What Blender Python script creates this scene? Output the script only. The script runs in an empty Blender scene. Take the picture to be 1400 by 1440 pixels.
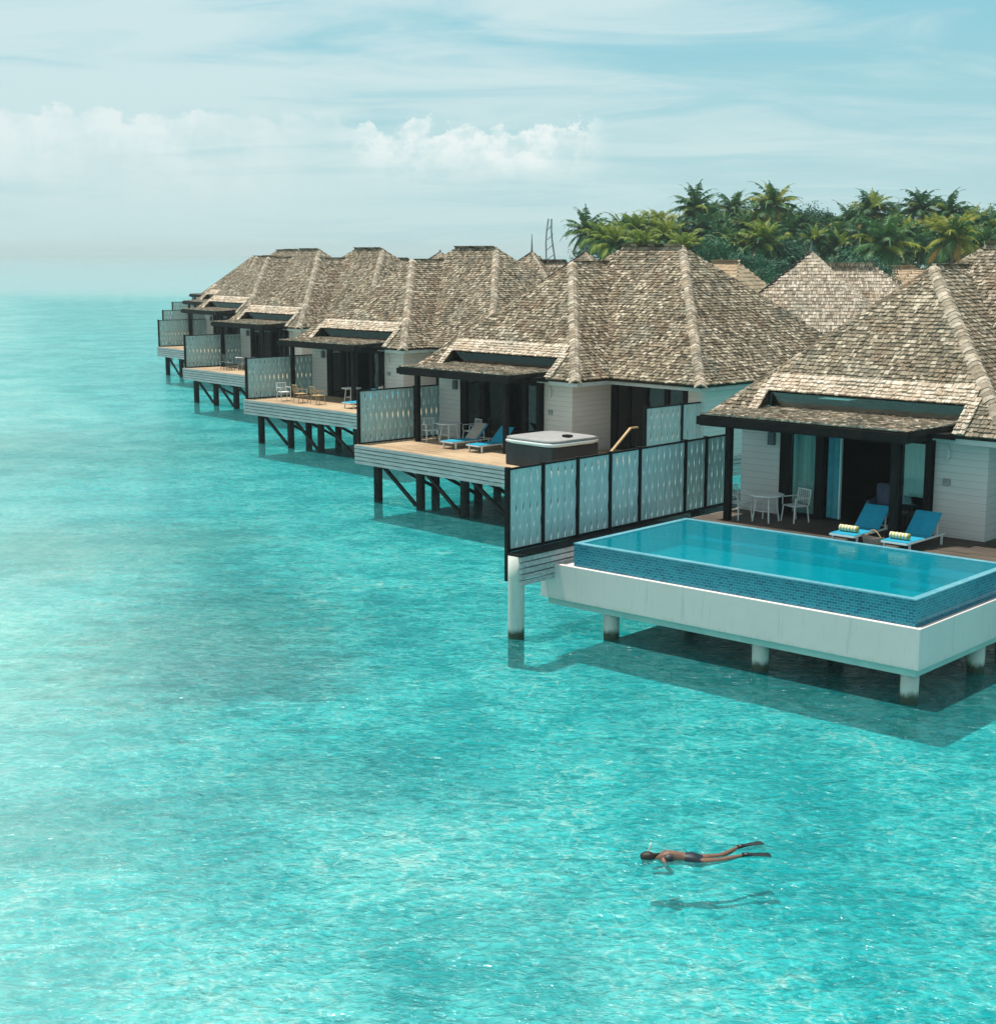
import bpy, math, random
from mathutils import Vector, Matrix, noise as mnoise
R = random.Random(7)
S = bpy.context.scene
C = S.collection
rad = math.radians
SUN_EL, SUN_AZ = 76.0, 300.0          # azimuth clockwise from +Y (300 = from the left, a little ahead)

# ------------------------------------------------------------------ node helpers
class NT:
    def __init__(s, tree):
        s.t = tree; s.n = tree.nodes; s.l = tree.links
    def add(s, typ, **kw):
        n = s.n.new(typ)
        for k, v in kw.items():
            if k.startswith('i_'):
                key = k[2:]
                key = int(key) if key.isdigit() else key.replace('_', ' ')
                s.put(n.inputs[key], v)
            else: setattr(n, k, v)
        return n
    def put(s, sock, v):
        if isinstance(v, bpy.types.NodeSocket): s.l.new(v, sock)
        elif isinstance(v, bpy.types.Node): s.l.new(v.outputs[0], sock)
        else: sock.default_value = v
    def math(s, op, a, b=0.0, c=0.0, clamp=False):
        n = s.n.new('ShaderNodeMath'); n.operation = op; n.use_clamp = clamp
        s.put(n.inputs[0], a); s.put(n.inputs[1], b); s.put(n.inputs[2], c); return n.outputs[0]
    def noise(s, vec, scale, detail=3.0, rough=0.5, dist=0.0):
        n = s.n.new('ShaderNodeTexNoise'); s.put(n.inputs['Vector'], vec)
        n.inputs['Scale'].default_value = scale; n.inputs['Detail'].default_value = detail
        n.inputs['Roughness'].default_value = rough; n.inputs['Distortion'].default_value = dist
        return n.outputs['Fac']
    def voro(s, vec, scale, feature='SMOOTH_F1', rnd=1.0):
        n = s.n.new('ShaderNodeTexVoronoi'); n.feature = feature; s.put(n.inputs['Vector'], vec)
        n.inputs['Scale'].default_value = scale; n.inputs['Randomness'].default_value = rnd
        return n.outputs['Distance']
    def ramp(s, f, a, b, x=0.0, y=1.0, smooth=True):
        n = s.n.new('ShaderNodeMapRange'); n.interpolation_type = 'SMOOTHSTEP' if smooth else 'LINEAR'
        s.put(n.inputs[0], f); n.inputs[1].default_value = a; n.inputs[2].default_value = b
        n.inputs[3].default_value = x; n.inputs[4].default_value = y; return n.outputs[0]
    def mix(s, f, a, b, blend='MIX'):
        n = s.n.new('ShaderNodeMix'); n.data_type = 'RGBA'; n.blend_type = blend
        s.put(n.inputs['Factor'], f)
        for k, v in ((6, a), (7, b)):
            if isinstance(v, tuple): v = (*v[:3], 1)
            s.put(n.inputs[k], v)
        return n.outputs[2]
    def vmul(s, v, m):
        n = s.n.new('ShaderNodeVectorMath'); n.operation = 'MULTIPLY'; s.put(n.inputs[0], v); s.put(n.inputs[1], m); return n.outputs[0]
    def cr(s, f, stops):
        n = s.n.new('ShaderNodeValToRGB'); s.put(n.inputs[0], f); e = n.color_ramp.elements
        while len(e) < len(stops): e.new(0.5)
        for i, (p, c) in enumerate(stops): e[i].position = p; e[i].color = (*c, 1)
        return n.outputs[0]

def newmat(name):
    m = bpy.data.materials.new(name); m.use_nodes = True
    nt = NT(m.node_tree); nt.n.clear()
    out = nt.add('ShaderNodeOutputMaterial')
    return m, nt, out
def principled(nt, out, col, rough=0.6, normal=None, spec=0.5, metal=0.0, **kw):
    p = nt.add('ShaderNodeBsdfPrincipled')
    nt.put(p.inputs['Base Color'], (*col, 1) if isinstance(col, tuple) else col)
    nt.put(p.inputs['Roughness'], rough); p.inputs['Specular IOR Level'].default_value = spec
    p.inputs['Metallic'].default_value = metal
    if normal is not None: nt.put(p.inputs['Normal'], normal)
    for k, v in kw.items(): nt.put(p.inputs[k.replace('_', ' ')], v)
    nt.l.new(p.outputs[0], out.inputs[0]); return p
def bump(nt, h, strength=0.3, dist=0.02):
    return nt.add('ShaderNodeBump', i_Strength=strength, i_Distance=dist, i_Height=h).outputs[0]

def simple(name, c1, c2, scale=6.0, rough=0.6, bs=0.2, bd=0.01, stretch=(1, 1, 1), spec=0.4, metal=0.0):
    m, nt, out = newmat(name)
    co = nt.add('ShaderNodeTexCoord').outputs['Object']
    v = nt.vmul(co, stretch)
    f = nt.noise(v, scale, 5, 0.65)
    f2 = nt.noise(co, scale * .17, 2)
    f = nt.math('ADD', nt.math('MULTIPLY', f, .65), nt.math('MULTIPLY', f2, .35))
    col = nt.mix(nt.ramp(f, .35, .65), c1, c2)
    principled(nt, out, col, rough, bump(nt, f, bs, bd), spec, metal); return m

M = {}
# weathered cedar shingle: a colour for every shingle, larger weather stains
def shingle_mat(name, stops, stain, amount):
    m, nt, out = newmat(name)
    g = nt.add('ShaderNodeNewGeometry'); co = nt.add('ShaderNodeTexCoord').outputs['Object']
    isl = g.outputs['Random Per Island']
    big = nt.noise(co, .55, 3, .6)
    oi = nt.add('ShaderNodeObjectInfo').outputs['Random']
    f = nt.math('ADD', isl, nt.math('MULTIPLY', nt.math('SUBTRACT', big, .5), .55), clamp=True)
    col = nt.cr(f, stops)
    st = nt.ramp(nt.noise(nt.vmul(co, (1, 1, .6)), 1.3, 4, .65), .5, .68)
    col = nt.mix(nt.math('MULTIPLY', st, amount), col, stain, 'MIX')
    gs = nt.ramp(nt.noise(nt.vmul(co, (1.0, 1.0, .8)), .8, 4, .6), .52, .66)
    col = nt.mix(nt.math('MULTIPLY', gs, .35), col, (.17, .19, .16))
    fine = nt.noise(nt.vmul(co, (1, 1, .5)), 22, 3, .7)
    col = nt.mix(.55, col, nt.cr(fine, [(.3, (.4, .36, .32)), (.7, (1.35, 1.33, 1.28))]), 'MULTIPLY')
    col = nt.mix(nt.math('MULTIPLY', oi, .22), col, (.30, .285, .225))
    principled(nt, out, col, .85, bump(nt, fine, .5, .015), .25); return m
M['shingle'] = shingle_mat('cedar_shingle', [(0, (.05, .038, .026)), (.2, (.125, .10, .068)), (.5, (.235, .19, .132)), (.8, (.36, .30, .22)), (1, (.62, .54, .43))], (.18, .095, .05), .5)
M['shingle_pale'] = shingle_mat('pale_shingle', [(0, (.20, .16, .12)), (.3, (.33, .275, .215)), (.6, (.45, .39, .315)), (1, (.66, .58, .49))], (.42, .28, .17), .35)
M['fresh'] = shingle_mat('fresh_shingle', [(0, (.40, .31, .23)), (.5, (.62, .51, .41)), (1, (.85, .76, .66))], (.62, .42, .28), .4)
M['under'] = simple('roof_underlay', (.02, .017, .014), (.045, .038, .03), 3, .9, spec=.1)
M['dark'] = simple('dark_stained_timber', (.006, .006, .007), (.016, .015, .015), 5, .65, .2, stretch=(1, 1, .2), spec=.12)
M['white'] = simple('white_render', (.62, .61, .59), (.7, .69, .67), 2.5, .6, .05)
M['trim'] = simple('pale_eave_trim', (.5, .52, .51), (.62, .64, .62), 4, .6)
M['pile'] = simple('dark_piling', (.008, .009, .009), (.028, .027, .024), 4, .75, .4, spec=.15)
M['deck'] = simple('sunbleached_deck_board', (.30, .20, .115), (.56, .42, .27), 2.2, .75, .3, stretch=(.4, 6, 6))
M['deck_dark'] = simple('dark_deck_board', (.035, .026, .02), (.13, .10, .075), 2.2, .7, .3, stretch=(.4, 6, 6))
M['skirt'] = simple('grey_board', (.34, .35, .35), (.56, .56, .56), 3, .7, .3, stretch=(.4, 3, 5))
M['concrete'] = simple('white_concrete', (.72, .64, .61), (.78, .70, .67), 1.2, .7, .15, .004)
def stained():
    m, nt, out = newmat('weathered_white_concrete')
    co = nt.add('ShaderNodeTexCoord').outputs['Object']
    f = nt.noise(co, 1.2, 5, .7); dr = nt.noise(nt.vmul(co, (5, 5, .35)), 1.6, 4, .7); fi = nt.noise(co, 30, 2, .6)
    z = nt.add('ShaderNodeSeparateXYZ', i_0=co).outputs[2]
    col = nt.mix(f, (.72, .62, .59), (.84, .735, .70))
    col = nt.mix(nt.math('MULTIPLY', nt.ramp(dr, .54, .72), .30), col, (.36, .35, .31))
    col = nt.mix(nt.math('MULTIPLY', nt.ramp(nt.math('ADD', z, nt.math('MULTIPLY', nt.math('SUBTRACT', dr, .5), .5)), .72, .92, 1, 0), .35), col, (.38, .42, .36))
    principled(nt, out, col, .75, bump(nt, nt.math('ADD', fi, f), .25, .004), .3); return m
M['concrete'] = stained()
M['under_concrete'] = simple('shaded_beam', (.35, .5, .46), (.5, .62, .58), 1.2, .7, .15)  # teal shade of the undersides put into the beam colour
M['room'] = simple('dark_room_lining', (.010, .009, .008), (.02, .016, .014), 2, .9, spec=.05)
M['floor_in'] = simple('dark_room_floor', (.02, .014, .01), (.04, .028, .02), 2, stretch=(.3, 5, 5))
M['curtain'] = simple('teal_white_curtain', (.50, .76, .73), (.72, .88, .86), 5, .9, .3, stretch=(1, 1, .1))
M['curtain_blue'] = simple('blue_curtain', (.05, .33, .42), (.09, .42, .50), 5, .9)
M['white_metal'] = simple('white_powder_coat', (.72, .74, .74), (.82, .82, .8), 8, .4)
M['canvas'] = simple('blue_sling_fabric', (.0, .25, .40), (.005, .31, .47), 12, .8)
M['taupe'] = simple('taupe_towel', (.36, .31, .26), (.46, .40, .33), 14, .95, .6)
M['cushion'] = simple('blue_grey_cushion', (.10, .15, .24), (.15, .2, .3), 8, .9)
M['wicker'] = simple('grey_wicker', (.22, .19, .17), (.36, .31, .28), 30, .8, .8)
M['wood'] = simple('oiled_teak', (.42, .27, .13), (.60, .42, .23), 6, .6, .3, stretch=(1, 1, .3))
M['tub_shell'] = simple('white_acrylic', (.72, .71, .70), (.8, .79, .77), 5, .25)
M['tub_side'] = simple('charcoal_cabinet', (.014, .015, .02), (.03, .03, .035), 4, .6, stretch=(3, 3, .2))
M['fascia'] = simple('aged_fascia', (.006, .006, .007), (.018, .016, .015), 3, .7, spec=.12)
M['slate'] = simple('blue_grey_slate', (.08, .11, .12), (.15, .18, .19), 5, .6)
M['skin'] = simple('skin', (.14, .075, .05), (.20, .105, .07), 10, .45, .1, .002)
M['swim'] = simple('navy_swimwear', (.003, .010, .018), (.006, .015, .026), 10, .5)
M['fin'] = simple('black_rubber', (.006, .008, .01), (.02, .022, .025), 8, .35)
M['hair'] = simple('black_hair', (.006, .005, .005), (.025, .016, .012), 40, .45, .8, stretch=(4, .4, 1))
M['snorkel'] = simple('white_plastic', (.75, .76, .72), (.82, .82, .75), 6, .3)
M['trunk'] = simple('palm_trunk', (.13, .10, .075), (.26, .21, .16), 3, .9, .8, .03, stretch=(1, 1, 5))
M['thatch'] = simple('tan_thatch', (.30, .21, .13), (.48, .37, .25), 5, .95, .8, .04, stretch=(1, 1, .3))
M['steel'] = simple('dull_steel', (.25, .25, .24), (.4, .4, .38), 8, .4, metal=.5)

def pile_wet():
    m, nt, out = newmat('tide_stained_concrete')
    co = nt.add('ShaderNodeTexCoord').outputs['Object']
    z = nt.add('ShaderNodeSeparateXYZ', i_0=co).outputs[2]
    f = nt.noise(nt.vmul(co, (3, 3, 1)), 3, 4, .7)
    h = nt.math('ADD', z, nt.math('MULTIPLY', nt.math('SUBTRACT', f, .5), .25))
    col = nt.mix(nt.ramp(h, .12, .3), (.035, .05, .03), nt.mix(f, (.45, .50, .45), (.66, .66, .62)))
    principled(nt, out, col, .6, bump(nt, f, .3, .01), .3); return m
M['pilec'] = pile_wet()
def siding():
    m, nt, out = newmat('white_lap_siding')
    co = nt.add('ShaderNodeTexCoord').outputs['Object']
    z = nt.add('ShaderNodeSeparateXYZ', i_0=co).outputs[2]
    sw = nt.math('FRACT', nt.math('MULTIPLY', z, 5.6))
    f = nt.noise(nt.vmul(co, (.5, .5, 4)), 2.0, 4, .6)
    col = nt.mix(f, (.66, .63, .61), (.82, .79, .76))
    gap = nt.ramp(sw, .0, .09, .55, 1)
    col = nt.mix(1.0, col, nt.add('ShaderNodeCombineColor', i_0=gap, i_1=gap, i_2=gap).outputs[0], 'MULTIPLY')
    principled(nt, out, col, .55, bump(nt, nt.math('ADD', sw, nt.math('MULTIPLY', f, .3)), .6, .02), .3); return m
M['siding'] = siding()

def fence_mat(name, c1, c2):
    m, nt, out = newmat(name)
    co = nt.add('ShaderNodeTexCoord').outputs['Object']
    isl = nt.add('ShaderNodeNewGeometry').outputs['Random Per Island']
    f = nt.noise(nt.vmul(co, (6, 6, .5)), 3, 4, .65)
    col = nt.mix(nt.ramp(f, .3, .7), c1, c2)
    col = nt.mix(nt.math('MULTIPLY', isl, .35), col, (.28, .36, .36))
    principled(nt, out, col, .7, bump(nt, f, .3, .01), .3); return m
M['fence'] = fence_mat('pale_blue_paint', (.36, .56, .57), (.56, .72, .71))
M['fence_lit'] = fence_mat('sunlit_screen_board', (.58, .59, .59), (.74, .74, .73))  # brighter copy of the screen boards, sunlight put into the colour

def glass(name, tint):
    m, nt, out = newmat(name)
    co = nt.add('ShaderNodeTexCoord').outputs['Object']
    nrm = bump(nt, nt.noise(co, 1.5, 1), .08, .05)
    fr = nt.add('ShaderNodeFresnel', i_IOR=1.6, i_Normal=nrm)
    tr = nt.add('ShaderNodeBsdfTransparent', i_Color=(*tint, 1))
    gl = nt.add('ShaderNodeBsdfGlossy', i_Roughness=.02, i_Normal=nrm)
    mx = nt.add('ShaderNodeMixShader', i_0=fr.outputs[0], i_1=tr.outputs[0], i_2=gl.outputs[0])
    nt.l.new(mx.outputs[0], out.inputs[0]); return m
M['glass'] = glass('window_glass', (.82, .95, .94))

def tiles():
    m, nt, out = newmat('blue_mosaic')
    co = nt.add('ShaderNodeTexCoord').outputs['Object']
    g = nt.add('ShaderNodeNewGeometry')
    # small square tiles: cells from object space, mapped by dominant axis
    s = nt.add('ShaderNodeSeparateXYZ', i_0=co)
    a = nt.math('ADD', s.outputs[0], s.outputs[1])
    v = nt.add('ShaderNodeCombineXYZ', i_0=a, i_1=s.outputs[2])
    b = nt.add('ShaderNodeTexBrick', offset=.5)
    b.inputs['Scale'].default_value = 1.0
    b.inputs['Brick Width'].default_value = .13; b.inputs['Row Height'].default_value = .062
    b.inputs['Mortar Size'].default_value = .006
    nt.put(b.inputs['Vector'], v.outputs[0])
    b.inputs['Color1'].default_value = (.004, .13, .22, 1); b.inputs['Color2'].default_value = (.015, .26, .36, 1)
    b.inputs['Mortar'].default_value = (.12, .36, .42, 1)
    principled(nt, out, b.outputs[0], .18, bump(nt, b.outputs[1], -.3, .004), .5); return m
M['tile'] = tiles()
M['pool_floor'] = simple('aqua_plaster', (.02, .42, .52), (.03, .48, .58), 1.5, .5, .05)
M['rim'] = simple('pale_blue_coping', (.10, .34, .43), (.18, .44, .52), 9, .25)

def seawater(name, tintA, tintB, sc, bs, milk=0, pool=None):
    m, nt, out = newmat(name)
    p = nt.add('ShaderNodeNewGeometry').outputs['Position']
    w1 = nt.noise(nt.vmul(p, (1.0, 1.25, 1)), .9 * sc, 3, .55, .6)
    w2 = nt.noise(nt.vmul(p, (1, 1.3, 1)), 3.1 * sc, 4, .65, .8)
    w3 = nt.noise(p, .22 * sc, 2, .5)
    h = nt.math('ADD', nt.math('MULTIPLY', w1, .55), nt.math('ADD', nt.math('MULTIPLY', w2, .3), nt.math('MULTIPLY', w3, .6)))
    nrm = bump(nt, h, bs, .5)
    wob = nt.vmul(nt.add('ShaderNodeTexNoise', i_Vector=p, i_Scale=1.3 * sc, i_Detail=3.0).outputs['Color'], (1.1, 1.1, 0))
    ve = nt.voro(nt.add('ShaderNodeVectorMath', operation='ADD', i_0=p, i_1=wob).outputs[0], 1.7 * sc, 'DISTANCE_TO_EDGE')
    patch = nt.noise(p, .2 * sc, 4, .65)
    caustic_web = nt.math('MULTIPLY', nt.ramp(ve, .0, .13, 1, 0), nt.ramp(patch, .4, .6, .25, 1))  # bright caustic lines painted into the water tint
    chop = nt.ramp(nt.math('ADD', nt.math('MULTIPLY', w2, .5), nt.math('ADD', nt.math('MULTIPLY', w1, .35), nt.math('MULTIPLY', patch, .45))), .57, .72)  # light and dark of the wavelets put into the water colour
    f = chop
    tint = nt.mix(f, tintA, tintB)
    mk = (.03, .43, .40)
    if pool: mk = pool
    elif milk:
        # away from villas: shallow bank, plus haze and sky reflection put into colour
        s_ = nt.add('ShaderNodeSeparateXYZ', i_0=p)
        d = nt.math('ADD', nt.math('MULTIPLY', s_.outputs[0], -.949), nt.math('MULTIPLY', nt.math('SUBTRACT', s_.outputs[1], 35.0), -.316))
        big = nt.noise(nt.vmul(p, (1, .8, 1)), .10, 5, .65)
        d = nt.math('ADD', d, nt.math('MULTIPLY', nt.math('SUBTRACT', big, .5), 34.0))
        bank_haze = nt.ramp(d, 1.0, 17.0)
        far = nt.ramp(s_.outputs[1], 270, 400)  # distance haze put into the colour of the far water
        bank_haze = nt.math('MAXIMUM', bank_haze, far)
        tint = nt.mix(nt.math('MULTIPLY', bank_haze, .7), tint, (.66, .95, .95))
        mk = nt.mix(far, nt.mix(nt.math('MULTIPLY', bank_haze, nt.ramp(chop, 0, 1, .55, 1)), nt.mix(chop, (.0, .345, .37), (.06, .50, .53)), (.34, .64, .66)), (.54, .68, .70))
    if not pool: tint = nt.mix(nt.math('MULTIPLY', caustic_web, .9), tint, (.85, 1, 1))
    fr = nt.add('ShaderNodeFresnel', i_IOR=1.34, i_Normal=nrm)
    tr = nt.add('ShaderNodeBsdfTransparent', i_Color=tint)
    gl = nt.add('ShaderNodeBsdfGlossy', i_Roughness=.05 if pool else .15, i_Normal=nrm)
    mx = nt.add('ShaderNodeMixShader', i_0=fr.outputs[0], i_1=tr.outputs[0], i_2=gl.outputs[0])
    if milk:        # light scattered back by the cloudy water itself
        df = nt.add('ShaderNodeBsdfDiffuse', i_Color=(*mk, 1) if isinstance(mk, tuple) else mk, i_Normal=nrm)
        m2 = nt.add('ShaderNodeMixShader', i_0=milk, i_1=tr.outputs[0], i_2=df.outputs[0]); nt.l.new(m2.outputs[0], mx.inputs[1])
    nt.l.new(mx.outputs[0], out.inputs[0]); return m
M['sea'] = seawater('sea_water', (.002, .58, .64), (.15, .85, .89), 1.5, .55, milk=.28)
M['poolwater'] = seawater('pool_water', (.02, .66, .76), (.04, .72, .82), 1.2, .05, milk=.5, pool=(.0, .33, .43))
M['tubwater'] = seawater('tub_water', (.85, .96, .97), (.95, .99, .99), 1.6, .06)

def seabed():
    m, nt, out = newmat('sandy_seabed')
    p = nt.add('ShaderNodeNewGeometry').outputs['Position']
    big = nt.noise(p, .045, 4, .6); mid = nt.noise(p, .35, 4, .6); fine = nt.noise(p, 3.0, 3, .6)
    col = nt.mix(nt.ramp(big, .35, .68), (.90, .88, .82), (.60, .74, .70))
    col = nt.mix(nt.math('MULTIPLY', nt.ramp(mid, .45, .7), .4), col, (.42, .60, .56))
    col = nt.mix(nt.math('MULTIPLY', nt.ramp(fine, .4, .7), .25), col, (.5, .6, .5))
    def blotch(cx, cy, rx, ry, c, amt, edge=.5):
        nonlocal col
        v = nt.add('ShaderNodeVectorMath', operation='SUBTRACT', i_0=p, i_1=(cx, cy, 0)).outputs[0]
        v = nt.vmul(v, (1 / rx, 1 / ry, 0))
        d = nt.add('ShaderNodeVectorMath', operation='LENGTH', i_0=v).outputs['Value']
        d = nt.math('ADD', d, nt.math('MULTIPLY', nt.math('SUBTRACT', nt.noise(nt.vmul(p, (.6, 1.4, 1)), 1.1, 7, .8), .5), 3.4))
        col = nt.mix(nt.ramp(d, 1 - edge, 1 + edge, amt, 0), col, c)
    blotch(-12, 36.5, 6, 4.5, (.95, .92, .80), .8, .7)
    blotch(-7.4, 38.5, 3.6, 6.5, (.09, .17, .13), .62, .5)
    blotch(-5.6, 34.5, 2.2, 2.4, (.04, .18, .2), .6, .5)
    blotch(-13, 50, 5, 5, (.28, .36, .27), .6)
    blotch(-22, 75, 9, 9, (.3, .40, .33), .6)
    blotch(-8.3, 24.5, 3.0, 1.6, (.18, .42, .38), .7)
    blotch(-3.2, 27.5, 2.8, 2.2, (.22, .5, .46), .6)
    far_haze = nt.ramp(nt.add('ShaderNodeVectorMath', operation='LENGTH', i_0=p).outputs['Value'], 330, 420)  # pale haze beyond the reef put into the seabed colour
    col = nt.mix(far_haze, col, (.50, .62, .66))
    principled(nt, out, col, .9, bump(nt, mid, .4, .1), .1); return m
M['seabed'] = seabed()

def leafmat(name, stops, trans=.25):
    m, nt, out = newmat(name)
    g = nt.add('ShaderNodeNewGeometry').outputs['Random Per Island']
    oi = nt.add('ShaderNodeObjectInfo').outputs['Random']
    f = nt.math('ADD', nt.math('MULTIPLY', g, .55), nt.math('MULTIPLY', oi, .45))
    col = nt.cr(f, stops)
    d = nt.add('ShaderNodeBsdfPrincipled', i_Roughness=.5); nt.put(d.inputs['Base Color'], col)
    d.inputs['Specular IOR Level'].default_value = .3
    t = nt.add('ShaderNodeBsdfTranslucent'); nt.put(t.inputs[0], col)
    mx = nt.add('ShaderNodeMixShader', i_0=trans, i_1=d.outputs[0], i_2=t.outputs[0])
    nt.l.new(mx.outputs[0], out.inputs[0]); return m
M['frond'] = leafmat('palm_frond_green', [(0, (.012, .075, .03)), (.5, (.035, .125, .04)), (1, (.10, .21, .05))])
M['frond_y'] = leafmat('palm_frond_yellow', [(0, (.08, .17, .03)), (.5, (.21, .28, .04)), (1, (.42, .38, .07))], .35)
M['frond_dry'] = leafmat('dry_frond', [(0, (.22, .12, .04)), (1, (.42, .24, .06))])
M['leaf'] = leafmat('broad_leaf', [(0, (.008, .065, .04)), (.5, (.02, .11, .06)), (1, (.05, .17, .06))])

# ------------------------------------------------------------------ mesh helpers
class MB:
    def __init__(s): s.v = []; s.f = []; s.m = []
    def quad(s, a, b, c, d, mi=0):
        n = len(s.v); s.v += [tuple(a), tuple(b), tuple(c), tuple(d)]; s.f.append((n, n+1, n+2, n+3)); s.m.append(mi)
    def poly(s, pts, mi=0):
        n = len(s.v); s.v += [tuple(p) for p in pts]; s.f.append(tuple(range(n, n+len(pts)))); s.m.append(mi)
    def box(s, x0, x1, y0, y1, z0, z1, mi=0):
        n = len(s.v)
        s.v += [(x, y, z) for z in (z0, z1) for y in (y0, y1) for x in (x0, x1)]
        for f in ((0,2,3,1), (4,5,7,6), (0,1,5,4), (2,6,7,3), (0,4,6,2), (1,3,7,5)):
            s.f.append(tuple(n+i for i in f)); s.m.append(mi)
    def obox(s, c, X, Y, Z, hx, hy, hz, mi=0):
        n = len(s.v); c = Vector(c)
        s.v += [tuple(c + X*(sx*hx) + Y*(sy*hy) + Z*(sz*hz)) for sz in (-1,1) for sy in (-1,1) for sx in (-1,1)]
        for f in ((0,2,3,1), (4,5,7,6), (0,1,5,4), (2,6,7,3), (0,4,6,2), (1,3,7,5)):
            s.f.append(tuple(n+i for i in f)); s.m.append(mi)
    def bar(s, p, q, w, h=None, mi=0):
        p, q = Vector(p), Vector(q); h = h or w; d = q - p; L = d.length; d.normalize()
        X = d.cross(Vector((0,0,1)));
        if X.length < 1e-3: X = Vector((1,0,0))
        X.normalize(); Y = X.cross(d)
        s.obox((p+q)/2, X, Y, d, w/2, h/2, L/2, mi)
    def tube(s, pts, rs, k=8, mi=0, cap=True):
        pts = [Vector(p) for p in pts]
        if not isinstance(rs, (list, tuple)): rs = [rs]*len(pts)
        base = len(s.v); up = Vector((0,0,1))
        for i, p in enumerate(pts):
            d = (pts[min(i+1, len(pts)-1)] - pts[max(i-1, 0)]).normalized()
            X = d.cross(up)
            if X.length < .05: X = d.cross(Vector((0,1,0)))
            X.normalize(); Y = X.cross(d)
            for j in range(k):
                a = 2*math.pi*j/k; s.v.append(tuple(p + X*(math.cos(a)*rs[i]) + Y*(math.sin(a)*rs[i])))
        for i in range(len(pts)-1):
            for j in range(k):
                a = base+i*k+j; b = base+i*k+(j+1) % k
                s.f.append((a, b, b+k, a+k)); s.m.append(mi)
        if cap:
            s.f.append(tuple(base+j for j in range(k))[::-1]); s.m.append(mi)
            s.f.append(tuple(base+(len(pts)-1)*k+j for j in range(k))); s.m.append(mi)
    def build(s, name, mats, parent=None, smooth=False, bevel=0):
        me = bpy.data.meshes.new(name); me.from_pydata(s.v, [], s.f)
        if not isinstance(mats, (list, tuple)): mats = [mats]
        for m in mats: me.materials.append(m)
        if len(mats) > 1: me.polygons.foreach_set('material_index', s.m)
        if smooth: me.polygons.foreach_set('use_smooth', [True]*len(me.polygons))
        me.update()
        o = bpy.data.objects.new(name, me); C.objects.link(o)
        if parent is not None: o.parent = parent
        if bevel:
            b = o.modifiers.new('bevel', 'BEVEL'); b.width = bevel; b.segments = 2; b.limit_method = 'ANGLE'
        return o

def tag(o, label=None, cat=None, group=None, kind=None):
    if label: o['label'] = label
    if cat: o['category'] = cat
    if group: o['group'] = group
    if kind: o['kind'] = kind
    return o
def empty(name, loc=(0,0,0), rz=0.0):
    o = bpy.data.objects.new(name, None); C.objects.link(o); o.location = loc; o.rotation_euler = (0,0,rz); o.empty_display_size = .3; return o
def copy_tree(o, parent=None):
    c = o.copy(); C.objects.link(c); c.parent = parent
    for ch in list(o.children): copy_tree(ch, c)
    return c
def bx(name, mat, parent, *boxes, bevel=0):
    b = MB()
    for q in boxes: b.box(*q)
    return b.build(name, mat, parent, bevel=bevel)

def bxs(name, mat, parent, *boxes, bevel=0):
    return [bx(name, mat, parent, q, bevel=bevel) for q in boxes]
# villa frames: origin = seaward left corner of its deck; u along the deck front, v landward
VIL = [((3.95, 38.5), 47.39), ((-5.34, 55.68), 43.38), ((-12.45, 73.2), 43.4), ((-19.65, 93.5), 39.9), ((-26.05, 114.8), 36.5), ((-30.1, 134.6), 33.5), ((-34.1, 157.2), 31.0), ((-36.6, 180.0), 29.0)]
POOLF = ((.2035, 34.908), 47.8)
def place(o, fr, u=0, v=0, z=0, rz=0):
    a = rad(fr[1]); X = fr[0][0] + math.sin(a)*u + math.cos(a)*v; Y = fr[0][1] - math.cos(a)*u + math.sin(a)*v
    o.location = (X, Y, z); o.rotation_euler = (0, 0, a - math.pi/2 + rz); return o

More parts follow.
